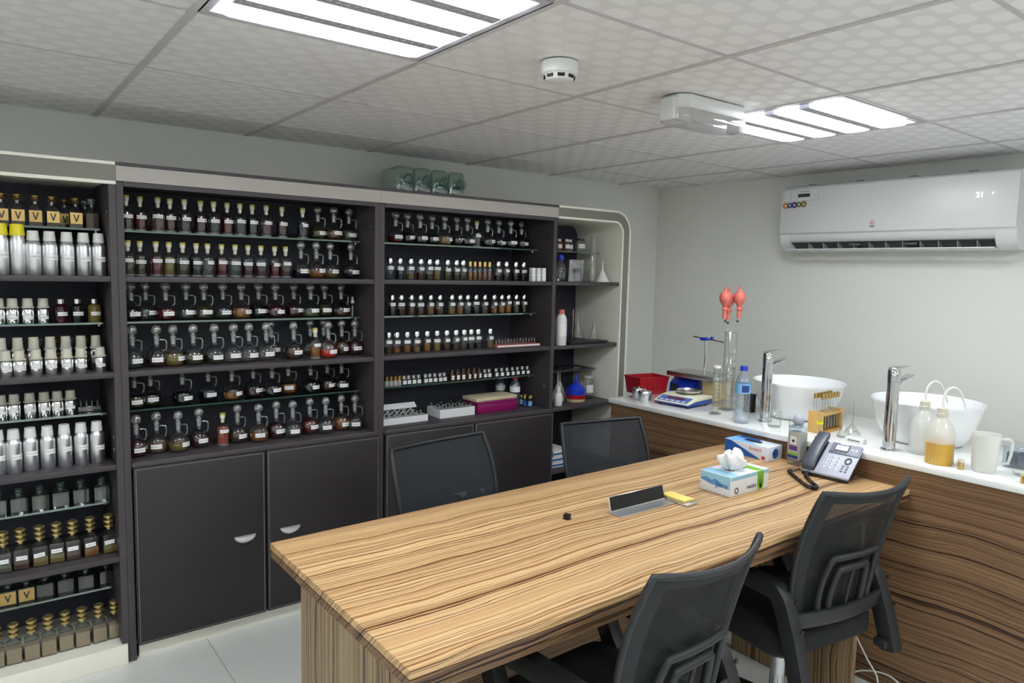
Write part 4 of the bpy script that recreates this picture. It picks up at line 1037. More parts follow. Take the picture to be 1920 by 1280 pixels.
def bottle(u, k, z, x, y, kind, colr, label, rank, rank_all):
    rz = random.uniform(-0.28, 0.28)
    if kind == 'jar' or kind == 'squarejar' or kind == 'stack' or kind == 'mini' or kind == 'carton': rz *= 0.25
    y += random.uniform(-0.003, 0.003)
    dy = 0.0
    if kind == 'dec' and not (u == 'B' and k == 4): dy = 0.017 if rank_all % 2 else -0.012
    if kind == 'cork' and k in (1, 2): dy = 0.010 if rank_all % 2 else -0.006
    x += dy * (0.14 + 0.29 * x); y += dy        # set down in a loose zigzag
    t = thing(NAMEW[kind], label, CATW.get(kind, 'bottle'), (x, y, z), rz, 'bottles on the ' + shelf_word(u, k) + ' of the ' + UNIT[u])
    if kind == 'dec' and u == 'B' and k in (2, 4, 6): t.scale = (1.0, 1.0, 1.08)
    lq = 'liq_' + colr
    rnd = random.random()
    if kind == 'dec':
        obj('body', SH['dec_body'], 'glass', t)
        if colr != 'clear' or rnd < 0.4: obj('liquid', SH['dec_liq'][int(rnd * 2.99)], lq, t)
        s = obj('stopper', SH['dec_ball'], 'crystal', t); obj('ground_joint', SH['dec_joint'], 'ground_glass', s); obj('bubble', SH['dec_core'], 'crystal', s)
        obj('handle', SH['dec_handle'], 'crystal', t)
        obj('paper_label', SH['dec_label'], 'label_paper', t, (0, 0, random.uniform(-0.003, 0.003)), (0, 0, random.uniform(-0.05, 0.55)))
    elif kind == 'cork':
        obj('body', SH['cork_body'], 'glass', t); obj('thick_base', SH['cork_base'], 'ground_glass', t)
        obj('liquid', SH['cork_liq'][0 if (k == 4) else int(rnd * 2.99)], lq, t)
        c = obj('cork', SH['cork_cork'], 'cork_wood', t); obj('cork_cap', SH['cork_cap'], 'cork_top', c)
        obj('paper_label', SH['cork_label'], 'label_paper', t, (0, 0, random.uniform(-0.004, 0.004)), (0, 0, random.uniform(0.0, 0.5)))
    elif kind == 'vial':
        obj('body', SH['vial_body'], 'glass', t); obj('liquid', SH['vial_liq'][int(rnd * 2.99)], lq, t)
        c = obj('cap', SH['vial_cap'], 'bright_alu', t); obj('collar', SH['vial_collar'], 'chrome', c)
        obj('paper_label', SH['vial_label'], 'label_paper', t, (0, 0, random.uniform(-0.003, 0.004)), (0, 0, random.uniform(0.0, 0.6)))
    elif kind == 'goldvial':
        obj('body', SH['gv_body'], 'glass', t); obj('liquid', SH['gv_liq'], lq, t); obj('cap', SH['gv_cap'], 'gold', t)
    elif kind == 'mini':
        obj('body', SH['mini_body'], 'glass_bright', t); obj('cap', SH['mini_cap'], 'aluminium', t); obj('paper_label', SH['mini_label'], 'label_paper', t)
    elif kind == 'goldmini':
        obj('body', SH['gm_body'], 'milky', t); obj('cap', SH['gm_cap'], 'gold', t)
    elif kind == 'ambervial':
        obj('body', SH['av_body'], 'liq_brown', t); obj('paper_label', SH['av_label'], 'label_paper', t)
    elif kind == 'carton':
        obj('body', SH['carton_body'], 'card_white', t); obj('paper_label', SH['carton_label'], 'label_paper', t)
    elif kind in ('alu', 'alutall', 'chrome', 'chrometall'):
        b, c, l = SH[kind]
        obj('body', b, 'aluminium' if kind.startswith('alu') else 'bright_alu', t)
        obj('cap', c, {'yellowcap': 'cap_yellow', 'whitecap': 'cap_white', 'creamcap': 'cap_cream'}[colr], t)
        if not (kind == 'alutall' and rank > 1): obj('paper_label', l, 'label_paper', t, (0, 0, random.uniform(-0.006, 0.004)), (0, 0, random.uniform(0.0, 0.6)))
    elif kind == 'brownbottle':
        obj('body', SH['brown_body'], lq, t); obj('cap', SH['brown_cap'], 'bright_alu', t)
        obj('paper_label', SH['brown_label'], 'label_paper', t, (0, 0, 0), (0, 0, 0.2))
    elif kind == 'jar':
        obj('body', SH['jar_body'], 'glass', t); obj('stopper', SH['jar_stop'], 'old_gold' if (colr == 'gold' or rnd < 0.4) else 'green_glass', t)
        obj('contents', SH['jar_liq'], 'liq_brown', t)
        if colr == 'gold':
            p = obj('gilt_label', SH['jar_plate'], 'gold_leaf', t); obj('printed_emblem', SH['jar_v'], 'ink_dark', p)
    elif kind == 'squarejar':
        obj('body', SH['sq_body'], 'glass_bright', t); obj('stopper', SH['sq_stop'], 'green_glass', t)
        obj('contents', SH['sq_fill'], 'liq_clear' if colr != 'dark' else 'liq_black', t)
        if colr == 'gold':
            p = obj('gilt_label', SH['sq_plate'], 'gold_leaf', t); obj('printed_emblem', SH['sq_v'], 'ink_dark', p)
    elif kind == 'stack':
        obj('body', SH['st_body'], 'glass', t)
        obj('contents', SH['st_fill'][2 if colr == 'grain' else int(rnd * 1.99)], lq, t)
        obj('stopper', SH['st_stop'], 'ring_gold', t)
        if colr != 'grain': obj('paper_label', SH['st_label'], 'label_paper', t, (0, 0, random.uniform(-0.003, 0.003)), (0, random.uniform(-0.12, 0.12), 0))
    elif kind == 'dropper':
        obj('body', MB().lathe([(0, 0), (0.011, 0), (0.012, 0.002), (0.012, 0.055), (0.007, 0.062), (0.007, 0.07)], 14).mesh('b'), 'glass_bright', t)
        c = obj('cap', MB().lathe([(0, 0.066), (0.0095, 0.066), (0.0095, 0.08), (0, 0.08)], 14), 'cap_white', t)
        obj('bulb', MB().lathe([(0, 0.08), (0.0055, 0.08), (0.0062, 0.088), (0.005, 0.098), (0, 0.102)], 12), 'cap_white', c)
    return t
for u, k, z, items in ROWS:
    order = sorted(range(len(items)), key=lambda i: items[i][0])
    tot = {}
    for i in order:
        x, y, kind, colr = items[i]
        key = (kind, colr); tot[key] = tot.get(key, 0) + 1
    seen = {}
    for i in order:
        x, y, kind, colr = items[i]
        key = (kind, colr); seen[key] = seen.get(key, 0) + 1
        w = tint_word(kind, colr)
        if u == 'B' and k == 4 and y > 2.1: w = 'rear ' + w
        which = '' if tot[key] == 1 else ORD[seen[key] - 1] + ' such from left, '
        lab = ('%s %s, %s%s of %s' % (w, KINDW[kind], which, shelf_word(u, k), UNIT[u])).strip()
        lab = ' '.join(lab.split())
        bottle(u, k, z, x, y, kind, colr, lab, seen[key], order.index(i))

# ---- things on the lower shelves of the vial cupboard
t = thing('vial_tray', 'pink tray of tiny glass vials on fourth shelf of vial cupboard', 'tray', (2.09, 2.0, 1.222))
obj('tray_base', bbox(-0.16, 0.16, -0.035, 0.035, 0, 0.014, 0.002), 'rubber_red', t)
obj('price_strip', box(-0.155, 0.155, -0.0362, -0.0352, 0.003, 0.012), 'paper', t)
for i in range(14):
    o = obj('tiny_vial', MB().lathe([(0, 0.0145), (0.0075, 0.0145), (0.0075, 0.036), (0.0055, 0.04), (0.0055, 0.048), (0, 0.048)], 10) if i == 0 else o.data, 'glass_bright', t, (-0.143 + i * 0.022, 0, 0))
def vial_box(name, label, loc, rz, nx, ny, w, d, h, lidded):
    t = thing(name, label, 'box', loc, rz)
    obj('box_body', MB().box(-w, w, -d, -d + 0.003, 0, h).box(-w, w, d - 0.003, d, 0, h).box(-w, -w + 0.003, -d + 0.003, d - 0.003, 0, h).box(w - 0.003, w, -d + 0.003, d - 0.003, 0, h).box(-w + 0.003, w - 0.003, -d + 0.003, d - 0.003, 0, 0.004), 'card_white', t)
    obj('inner_tray', box(-w + 0.0035, w - 0.0035, -d + 0.0035, d - 0.0035, h - 0.02, h - 0.008), 'card_white', t)
    g = MB().lathe([(0, h - 0.0078), (0.0075, h - 0.0078), (0.0075, h + 0.006), (0.005, h + 0.009), (0, h + 0.009)], 8).mesh('v')
    c = MB().lathe([(0, h + 0.0092), (0.0062, h + 0.0092), (0.0062, h + 0.019), (0, h + 0.019)], 8).mesh('c')
    for i in range(nx):
        for j in range(ny):
            v = obj('sample_vial', g, 'glass_bright', t, (-w + 0.016 + (2 * w - 0.032) * i / (nx - 1), -d + 0.016 + (2 * d - 0.032) * j / max(1, ny - 1), 0))
            obj('vial_cap', c, 'cap_black' if (i + j) % 3 else 'steel', v)
    if lidded:
        obj('open_lid', bbox(-w, w, d + 0.001, d + 0.004, 0.01, h + 0.045, 0.0008, 1), 'card_white', t)
        obj('lid_flap', MB().prism([(d - 0.028, h + 0.022), (d - 0.0, h + 0.046), (d + 0.001, h + 0.044), (d - 0.027, h + 0.020)], -w, w, axis=0), 'card_white', t)
vial_box('sample_box', 'flat white open sample box with lid on bottom shelf of vial cupboard', (1.345, 2.06, 0.846), 0.0, 9, 4, 0.145, 0.075, 0.034, True)
vial_box('sample_rack', 'taller white rack of sample vials beside the magenta box', (1.685, 2.06, 0.846), 0.0, 10, 4, 0.115, 0.07, 0.048, False)
t = thing('gift_box', 'magenta gift box under papers on bottom shelf of vial cupboard', 'box', (1.962, 2.065, 0.846))
obj('box_body', bbox(-0.142, 0.142, -0.075, 0.075, 0, 0.052, 0.003), 'magenta', t)
obj('lid', bbox(-0.144, 0.144, -0.077, 0.077, 0.0525, 0.066, 0.003), 'magenta', t)
for s in (-0.07, 0.1): obj('stud', MB().lathe([(0, 0), (0.004, 0), (0.004, 0.002), (0, 0.002)], 8, axis=1), 'bright_alu', t, (s, -0.0752, 0.03))
pk = obj('paper_packet', bbox(-0.15, 0.15, -0.07, 0.07, 0, 0.02, 0.003), 'newsprint', None, (1.962, 2.07, 0.9125), (0, 0, 0.03))
tag(pk, 'folded yellowish paper packet lying on the magenta gift box', 'paper')
def pet(name, label, loc, capm, h=0.16, r=0.03, lab=None, labelh=(0.5, 0.68)):
    t = thing(name, label, 'bottle', loc)
    obj('body', MB().lathe([(0, 0), (r * 0.8, 0), (r, h * 0.04), (r, h * 0.22), (r * 0.93, h * 0.26), (r, h * 0.3), (r, h * 0.40), (r * 0.94, h * 0.44), (r, h * 0.48), (r, h * 0.72), (r * 0.8, h * 0.82), (r * 0.42, h * 0.88), (r * 0.42, h * 0.93)], 20, cap=False).mesh('b', angle=50), 'pet_plastic', t)
    obj('cap', MB().lathe([(0, h * 0.92), (r * 0.5, h * 0.92), (r * 0.5, h), (0, h)], 16), capm, t)
    obj('paper_label', arc_label(r, h * labelh[0], h * labelh[1], 175, 24, dr=0.0006), lab or 'paper', t)
    return t
pet('plastic_bottle', 'clear plastic bottle with dark blue cap behind magenta gift box', (2.13, 2.195, 0.846), 'cap_blue', 0.17, 0.03)
pet('plastic_bottle', 'clear plastic bottle with red cap beside small blue bottles', (2.155, 2.08, 0.846), 'cap_red', 0.178, 0.031)
bb = MB().lathe([(0, 0), (0.011, 0), (0.012, 0.002), (0.012, 0.04), (0.006, 0.046), (0.006, 0.05), (0, 0.05)], 12).mesh('b', angle=45)
bc = MB().lathe([(0, 0.0502), (0.0065, 0.0502), (0.0065, 0.063), (0, 0.063)], 10).mesh('c')
bl = arc_label(0.012, 0.006, 0.034, 80)
for i, (x, y, wd) in enumerate(((2.205, 2.03, 'leftmost front'), (2.232, 2.015, 'middle front'), (2.257, 2.035, 'rightmost'), (2.222, 2.085, 'rear left'), (2.247, 2.08, 'rear right'))):
    t = thing('dropper_bottle', 'tiny blue-labelled bottle with yellow cap, %s of the five' % wd, 'bottle', (x - 0.012, y, 0.846), 0, 'tiny blue bottles')
    obj('body', bb, 'liq_black', t); obj('cap', bc, 'cork_top', t); obj('paper_label', bl, 'glove_light' if i % 2 else 'badge_blue', t)

# ---- lying square bottles on top of the vial cupboard
sb = MB().prism(strip_poly(0.049, 0.068, 0.022), -0.09, 0.08, axis=1).mesh('b', bevel=0.006)
sn = MB().lathe([(0.030, 0.0), (0.025, 0.012), (0.022, 0.03), (0.027, 0.034), (0.027, 0.048), (0.016, 0.048), (0.016, 0.01)], 20, axis=1, cap=False).mesh('n')
sc_ = MB().lathe([(0, 0), (0.024, 0), (0.024, 0.003), (0, 0.003)], 20, axis=1).mesh('c')
for i in range(4):
    t = thing('lying_bottle', '%s of four greenish square glass bottles lying atop the vial cupboard' % ('leftmost', 'second', 'third', 'rightmost')[i], 'bottle', (1.352 + i * 0.106, 2.10, 2.1185), 0, 'bottles lying on top of the cupboard')
    obj('body', sb, 'green_glass', t)
    obj('neck', sn, 'green_glass', t, (0, -0.09 - 0.048, 0))
    obj('base_ring', sc_, 'ground_glass', t, (0, -0.0895, 0))

# ---- corner cabinet contents
def capped(name, label, loc, r, h, body, cap, lab='label_paper', capr=None, caph=0.2):
    t = thing(name, label, 'bottle', loc)
    hb = h * (1 - caph)
    capr = capr or r * 0.62
    obj('body', MB().lathe([(0, 0), (r * 0.95, 0), (r, 0.002), (r, hb * 0.82), (r * 0.85, hb * 0.92), (capr * 0.85, hb), (0, hb)], 16).mesh('b', angle=45), body, t)
    obj('cap', MB().lathe([(0, hb + 0.0003), (capr, hb + 0.0003), (capr * 0.95, h), (0, h)], 14), cap, t)
    if lab: obj('paper_label', arc_label(r, hb * 0.3, hb * 0.68, 60), lab, t)
    return t
zt = 1.795
capped('sample_bottle', 'white-capped sample bottle, leftmost on corner cabinet glass shelf', (2.46, 2.12, zt), 0.019, 0.075, 'glass_bright', 'cap_white')
capped('sample_bottle', 'white-capped sample bottle, second on corner cabinet glass shelf', (2.52, 2.13, zt), 0.019, 0.075, 'liq_peach', 'cap_white')
capped('sample_bottle', 'white-capped sample bottle, third on corner cabinet glass shelf', (2.565, 2.11, zt), 0.019, 0.075, 'liq_peach', 'cap_white')
capped('sample_bottle', 'white-capped sample bottle, fourth on corner cabinet glass shelf', (2.62, 2.14, zt), 0.019, 0.075, 'glass_bright', 'cap_white')
capped('glass_jar', 'clear jar with flat dark lid on corner cabinet glass shelf', (2.70, 2.13, zt), 0.032, 0.085, 'glass_bright', 'cap_black', capr=0.026, caph=0.14)
def cylinder(name, label, loc, r, h, base_r, mat='glass_bright', marks=True):
    t = thing(name, label, 'glassware', loc)
    obj('tube', MB().lathe([(0, 0.006), (r, 0.006), (r, h - 0.004), (r * 1.12, h), (r * 1.02, h - 0.002), (r * 0.93, h - 0.006)], 18, cap=False).mesh('b', angle=60), mat, t)
    obj('foot', MB().lathe([(0, 0), (base_r, 0), (base_r, 0.004), (r * 1.1, 0.009), (0, 0.009)], 8 if base_r > r * 1.5 else 18), mat, t)
    if marks:
        for i in range(8):
            obj('graduation', arc_label(r, h * (0.18 + 0.09 * i), h * (0.18 + 0.09 * i) + 0.0016, 28 if i % 2 else 45, 6, face=-110), 'ink_dark', t)
    return t
cylinder('measuring_cylinder', 'tall clear glass cylinder in front of corner cabinet glass shelf', (2.685, 1.99, 1.605), 0.021, 0.285, 0.03, marks=False)
t = thing('spray_bottle', 'clear bottle with round blue top in corner cabinet', 'bottle', (2.40, 1.975, 1.605))
obj('body', MB().lathe([(0, 0), (0.031, 0), (0.033, 0.004), (0.033, 0.075), (0.026, 0.1), (0.013, 0.122), (0.012, 0.13)], 18, cap=False).mesh('b', angle=50), 'glass_bright', t)
obj('cap', MB().lathe([(0, 0.128), (0.014, 0.128), (0.019, 0.14), (0.019, 0.152), (0.012, 0.162), (0, 0.164)], 16).mesh('c', angle=50), 'cap_blue', t)
t = thing('plastic_pouch', 'clear zip pouch standing on upper board of corner cabinet', 'pouch', (2.575, 2.03, 1.605), 0.1)
fn = lambda u, v: ((-0.066 + 0.132 * u * (1 - 0.0 * v) + 0.006 * v, (0.018 * math.sin(PI * u)) * (1 - v) ** 0.5 + 0.003 * math.sin(9 * u + 5 * v), 0.001 + 0.135 * v), (0, 1, 0))
obj('back_film', MB().sheet(lambda u, v: fn(u, v), 10, 8, 0.0008), 'pouch_film', t)
obj('front_film', MB().sheet(lambda u, v: ((fn(u, v)[0][0], -fn(u, v)[0][1] - 0.002, fn(u, v)[0][2]), (0, 1, 0)), 10, 8, 0.0008), 'pouch_film', t)
obj('zip_seal', box(-0.058, 0.07, -0.004, 0.004, 0.118, 0.121), 'card_white', t)
obj('printed_panel', box(-0.03, 0.035, -0.0235, -0.022, 0.055, 0.082), 'grey_plastic', t)
def funnel(name, label, loc, r, h, mat, stem=0.5, loose=True):
    t = thing(name, label, 'funnel', loc)
    obj('cone', MB().lathe([(r, 0), (r * 1.03, 0.002), (r * 0.98, 0.006), (0.006, h * (1 - stem)), (0.005, h * (1 - stem))], 22, cap=False).mesh('c', angle=60), mat, t)
    obj('stem', MB().lathe([(0.006, h * (1 - stem) + 0.0002), (0.0035, h), (0.002, h)], 12, cap=False), mat, t)
    return t
funnel('funnel', 'white plastic funnel upside down at right of upper board', (2.765, 1.985, 1.605), 0.046, 0.135, 'cap_white', 0.42)
capped('plastic_bottle', 'white plastic bottle with pink-red cap in corner cabinet', (2.385, 1.935, 1.222), 0.034, 0.215, 'cap_white', 'rubber_red', 'paper', capr=0.02, caph=0.12)
t = thing('measuring_beaker', 'grey translucent beaker behind the red-capped white bottle', 'beaker', (2.49, 2.08, 1.222))
obj('cup', MB().lathe([(0, 0), (0.036, 0), (0.046, 0.13), (0.048, 0.132), (0.045, 0.132), (0.035, 0.004), (0, 0.004)], 20).mesh('c', angle=50), 'milky', t)
def flask(name, label, loc, r, h):
    t = thing(name, label, 'flask', loc)
    obj('body', MB().lathe([(0, 0), (r * 0.95, 0), (r, 0.005), (r * 0.34, h * 0.68), (r * 0.28, h * 0.75), (r * 0.28, h * 0.97), (r * 0.36, h)], 20, cap=False).mesh('b', angle=50), 'glass_bright', t)
    return t
flask('conical_flask', 'clear conical flask, left one on corner cabinet middle board', (2.64, 2.06, 1.222), 0.042, 0.165)
flask('conical_flask', 'clear conical flask, right one on corner cabinet middle board', (2.745, 2.02, 1.222), 0.036, 0.14)
t = thing('flask_rack', 'thin wire stand behind the flasks in corner cabinet', 'stand', (2.64, 2.16, 1.222))
for x in (-0.045, 0.045): obj('post', MB().tube([(x, 0, 0), (x, 0, 0.2)], 0.0025, 6), 'gold', t)
obj('crossbar', MB().tube([(-0.045, 0, 0.165), (0.045, 0, 0.165)], 0.0025, 6), 'gold', t)
t = thing('weighing_dish', 'flat black tray lying on corner cabinet middle board', 'tray', (2.60, 1.96, 1.2222))
obj('tray_base', bbox(-0.16, 0.16, -0.05, 0.05, 0, 0.012, 0.003), 'black', t)
obj('tray_lip', bbox(-0.165, 0.165, -0.055, 0.055, 0.0122, 0.016, 0.001), 'dark_plastic', t)
d = obj('compact_disc', MB().lathe([(0.008, 0), (0.06, 0), (0.06, 0.0014), (0.008, 0.0014)], 32, cap=False), 'chrome', None, (2.68, 2.15, 1.0385))
tag(d, 'shiny disc lying on dark glass shelf of corner cabinet', 'disc')
zl = 0.846
capped('sauce_bottle', 'white nozzle bottle at left of corner cabinet lower board', (2.40, 1.96, zl), 0.026, 0.115, 'cap_white', 'cap_white', 'paper', capr=0.014, caph=0.3)
funnel('funnel', 'white plastic funnel, left of two behind blue funnel', (2.515, 2.1, zl), 0.048, 0.19, 'milky', 0.45)
funnel('funnel', 'white plastic funnel, right of two behind blue funnel', (2.585, 2.16, zl), 0.048, 0.20, 'milky', 0.45)
t = thing('plastic_tub', 'red and beige tub under the upturned blue funnel', 'tub', (2.60, 2.02, zl))
obj('tub_base', MB().lathe([(0, 0), (0.058, 0), (0.06, 0.004), (0.06, 0.018), (0, 0.018)], 24), 'beige_block', t)
obj('tub_lid', MB().lathe([(0, 0.0182), (0.061, 0.0182), (0.062, 0.022), (0.062, 0.04), (0.058, 0.044), (0, 0.044)], 24), 'red_plastic', t)
t = thing('funnel', 'bright blue plastic funnel upside down on red tub', 'funnel', (2.60, 2.02, zl + 0.0445))
obj('rim_band', MB().lathe([(0.058, 0), (0.061, 0.001), (0.061, 0.03), (0.058, 0.033)], 24, cap=False), 'blue_plastic', t)
obj('cone', MB().lathe([(0.058, 0.0332), (0.05, 0.045), (0.016, 0.075), (0.011, 0.082)], 24, cap=False).mesh('c', angle=60), 'blue_plastic', t)
obj('stem', MB().lathe([(0.011, 0.0822), (0.006, 0.125), (0.003, 0.125)], 14, cap=False), 'blue_plastic', t)
capped('glass_jar', 'clear glass jar with pale lid right of blue funnel', (2.735, 2.05, zl), 0.034, 0.15, 'glass_bright', 'milky', 'paper', capr=0.03, caph=0.1)
for i in range(3):
    o = obj('paper_box', bbox(-0.07, 0.07, -0.09, 0.09, 0, 0.035, 0.002), 'card_white', None, (2.42, 2.03, 0.4605 + i * 0.0355), (0, 0, 0.05 * i - 0.04))
    tag(o, '%s white paper box of the stack low in corner cabinet' % ('lowest', 'middle', 'topmost')[i], 'box', 'paper boxes low in the corner cabinet')
    obj('printed_stripe', box(-0.07, 0.07, -0.0908, -0.0901, 0.01, 0.02), 'glove_blue', o)

t = thing('vial_block', 'clear little vial block at right of fifth shelf, left open cabinet', 'rack', (-0.085, 2.08, 1.039))
obj('clear_block', bbox(-0.042, 0.042, -0.02, 0.02, 0, 0.026, 0.002), 'glass_bright', t)
for i in range(4): obj('glass_nozzle', MB().lathe([(0, 0.0262), (0.005, 0.0262), (0.005, 0.034), (0.002, 0.038), (0.002, 0.048), (0, 0.048)], 8), 'glass_bright', t, (-0.03 + i * 0.02, 0, 0))
# ================================================================= things on the counter
Z0 = ZCT
SIZE[0] = 0.88          # size factor for the pieces on the bar and the table
def basin(label, x, y):
    t = thing('wash_basin', label, 'basin', (x, y, Z0), 0, 'white vessel basins')
    o_ = [(0, 0), (0.165, 0), (0.182, 0.008), (0.205, 0.05), (0.226, 0.10), (0.241, 0.15), (0.250, 0.192), (0.254, 0.202), (0.253, 0.207), (0.247, 0.208), (0.242, 0.202), (0.232, 0.155), (0.21, 0.09), (0.17, 0.045), (0.10, 0.024), (0.03, 0.018), (0, 0.018)]
    obj('bowl', MB().lathe(o_, 48).mesh('b', angle=60), 'ceramic', t)
    obj('drain', MB().lathe([(0, 0.0185), (0.022, 0.0185), (0.022, 0.022), (0, 0.022)], 20), 'chrome', t)
basin('round white vessel basin, farther one beside blue-capped water bottle', 2.9031, 0.673)
basin('round white vessel basin, nearer one behind the wash bottles', 2.8855, 0.0482)
def faucet(label, x, y):
    t = thing('faucet', label, 'faucet', (x, y, Z0), 0, 'tall chrome basin faucets')
    obj('flange', MB().lathe([(0, 0), (0.037, 0), (0.037, 0.006), (0.03, 0.009), (0, 0.009)], 28), 'chrome', t)
    obj('column', MB().lathe([(0, 0.009), (0.028, 0.009), (0.029, 0.02), (0.028, 0.20), (0.0285, 0.330), (0, 0.330)], 28).mesh('c', angle=50), 'chrome', t)
    obj('head', MB().lathe([(0, 0.331), (0.0285, 0.331), (0.0285, 0.382), (0.026, 0.386), (0, 0.386)], 28), 'chrome', t)
    sp = MB().prism([(0.02, 0.322), (0.165, 0.352), (0.172, 0.349), (0.165, 0.343), (0.10, 0.325), (0.06, 0.318), (0.03, 0.300), (0.02, 0.29)], -0.019, 0.019, axis=1)
    obj('spout', sp.mesh('s', bevel=0.004), 'chrome', t)
    obj('aerator', MB().lathe([(0, 0.326), (0.011, 0.326), (0.011, 0.342), (0, 0.342)], 14), 'steel', t, (0.142, 0, 0))
    lv = MB().prism([(-0.024, 0.388), (-0.02, 0.394), (0.05, 0.400), (0.118, 0.398), (0.118, 0.395), (0.04, 0.389)], -0.018, 0.018, axis=1)
    obj('lever', lv.mesh('l', bevel=0.002), 'chrome', t)
faucet('tall chrome faucet in front of the farther white basin', 2.6215, 0.673)
faucet('tall chrome faucet in front of the nearer white basin', 2.5687, 0.0526)

# red basket
t = thing('basket', 'dark red plastic basket at far corner of white worktop', 'basket', (2.7491, 1.5618, Z0), -0.2)
w = MB()
def wall4(b, hx0, hy0, hx1, hy1, z0, z1, th):
    for s in (-1, 1):
        b.add([(-hx0, s * hy0, z0), (hx0, s * hy0, z0), (hx1, s * hy1, z1), (-hx1, s * hy1, z1), (-hx0, s * (hy0 - th), z0), (hx0, s * (hy0 - th), z0), (hx1, s * (hy1 - th), z1), (-hx1, s * (hy1 - th), z1)], [(0, 1, 2, 3), (7, 6, 5, 4), (0, 4, 5, 1), (1, 5, 6, 2), (2, 6, 7, 3), (3, 7, 4, 0)])
        b.add([(s * hx0, -hy0, z0), (s * hx0, hy0, z0), (s * hx1, hy1, z1), (s * hx1, -hy1, z1), (s * (hx0 - th), -hy0, z0), (s * (hx0 - th), hy0, z0), (s * (hx1 - th), hy1, z1), (s * (hx1 - th), -hy1, z1)], [(0, 1, 2, 3), (7, 6, 5, 4), (0, 4, 5, 1), (1, 5, 6, 2), (2, 6, 7, 3), (3, 7, 4, 0)])
wall4(w, 0.105, 0.075, 0.12, 0.088, 0.0, 0.112, 0.003)
w.box(-0.103, 0.103, -0.073, 0.073, 0, 0.003)
obj('basket_shell', w.mesh('w', smooth=False), 'red_plastic', t)
rim = MB(); wall4(rim, 0.1245, 0.0925, 0.1245, 0.0925, 0.1125, 0.118, 0.008)
obj('rim', rim.mesh('r', smooth=False), 'red_plastic', t)
for i in range(9):
    obj('rib', box(-0.1 + i * 0.025 - 0.002, -0.1 + i * 0.025 + 0.002, -0.0885, -0.0845, 0.02, 0.105), 'red_plastic', t)
# tins
def tin(label, x, y):
    t = thing('tin', label, 'tin', (x, y, Z0), 0, 'round metal tins')
    obj('body', MB().lathe([(0, 0), (0.041, 0), (0.042, 0.003), (0.042, 0.046), (0, 0.046)], 28), 'aluminium', t)
    obj('lid', MB().lathe([(0, 0.0462), (0.0445, 0.0462), (0.0445, 0.064), (0.042, 0.067), (0.03, 0.068), (0, 0.068)], 28).mesh('l', angle=40), 'steel', t)
    obj('knob', MB().lathe([(0, 0.068), (0.006, 0.068), (0.008, 0.074), (0, 0.079)], 12), 'steel', t)
tin('small round metal tin in front of red basket, farther one', 2.5687, 1.4562)
tin('small round metal tin beside blue kitchen scale, nearer one', 2.5247, 1.3682)

# kitchen scale: wedge base facing the room
t = thing('kitchen_scale', 'cream and blue digital scale with round steel pan on worktop', 'scale', (2.6479, 1.201, Z0), -PI / 2 + 0.10)
side = [(-0.14, 0.012), (0.14, 0.012), (0.14, 0.052), (0.02, 0.056), (-0.05, 0.048), (-0.135, 0.026)]   # local y (depth), z
obj('base', MB().prism([(-0.13, 0.010), (0.135, 0.010), (0.135, 0.036), (-0.05, 0.034), (-0.135, 0.020)], -0.125, 0.125, axis=0).mesh('b', bevel=0.006), 'scale_blue', t)
obj('top_shell', MB().prism([(-0.135, 0.0205), (-0.05, 0.0345), (0.135, 0.0365), (0.132, 0.056), (0.02, 0.062), (-0.045, 0.054), (-0.138, 0.026)], -0.126, 0.126, axis=0).mesh('b', bevel=0.006), 'scale_cream', t)
def on_slope(hx, y0, y1, dz0, dz1):
    f = lambda y: 0.026 + (y + 0.138) / 0.093 * 0.028
    return MB().add([(-hx, y0, f(y0) + dz0), (hx, y0, f(y0) + dz0), (hx, y1, f(y1) + dz0), (-hx, y1, f(y1) + dz0), (-hx, y0, f(y0) + dz1), (hx, y0, f(y0) + dz1), (hx, y1, f(y1) + dz1), (-hx, y1, f(y1) + dz1)],
                    [(0, 3, 2, 1), (4, 5, 6, 7), (0, 1, 5, 4), (1, 2, 6, 5), (2, 3, 7, 6), (3, 0, 4, 7)])
pn = obj('control_panel', on_slope(0.108, -0.128, -0.056, 0.0004, 0.002), 'scale_panel', t)
obj('display', on_slope(0.062, -0.098, -0.066, 0.0021, 0.003), 'display_red', pn)
for i in range(5): obj('button', MB().add([(p[0] - 0.08 + i * 0.04, p[1], p[2]) for p in on_slope(0.012, -0.122, -0.110, 0.0021, 0.0035).v], on_slope(0.012, -0.122, -0.110, 0.0021, 0.0035).f), 'white_plastic', pn)
obj('pan_support', MB().lathe([(0, 0.058), (0.05, 0.058), (0.05, 0.066), (0, 0.066)], 24), 'black', t, (0, 0.06, 0))
obj('pan', MB().lathe([(0, 0.0665), (0.068, 0.0665), (0.076, 0.072), (0.078, 0.084), (0.075, 0.084), (0.07, 0.075), (0, 0.072)], 32).mesh('p', angle=40), 'steel', t, (0, 0.06, 0))
for sx in (-1, 1):
    for sy in (-1, 1): obj('foot', MB().lathe([(0, 0), (0.011, 0), (0.011, 0.0105), (0, 0.0105)], 12), 'black', t, (sx * 0.1, sy * 0.1, 0))

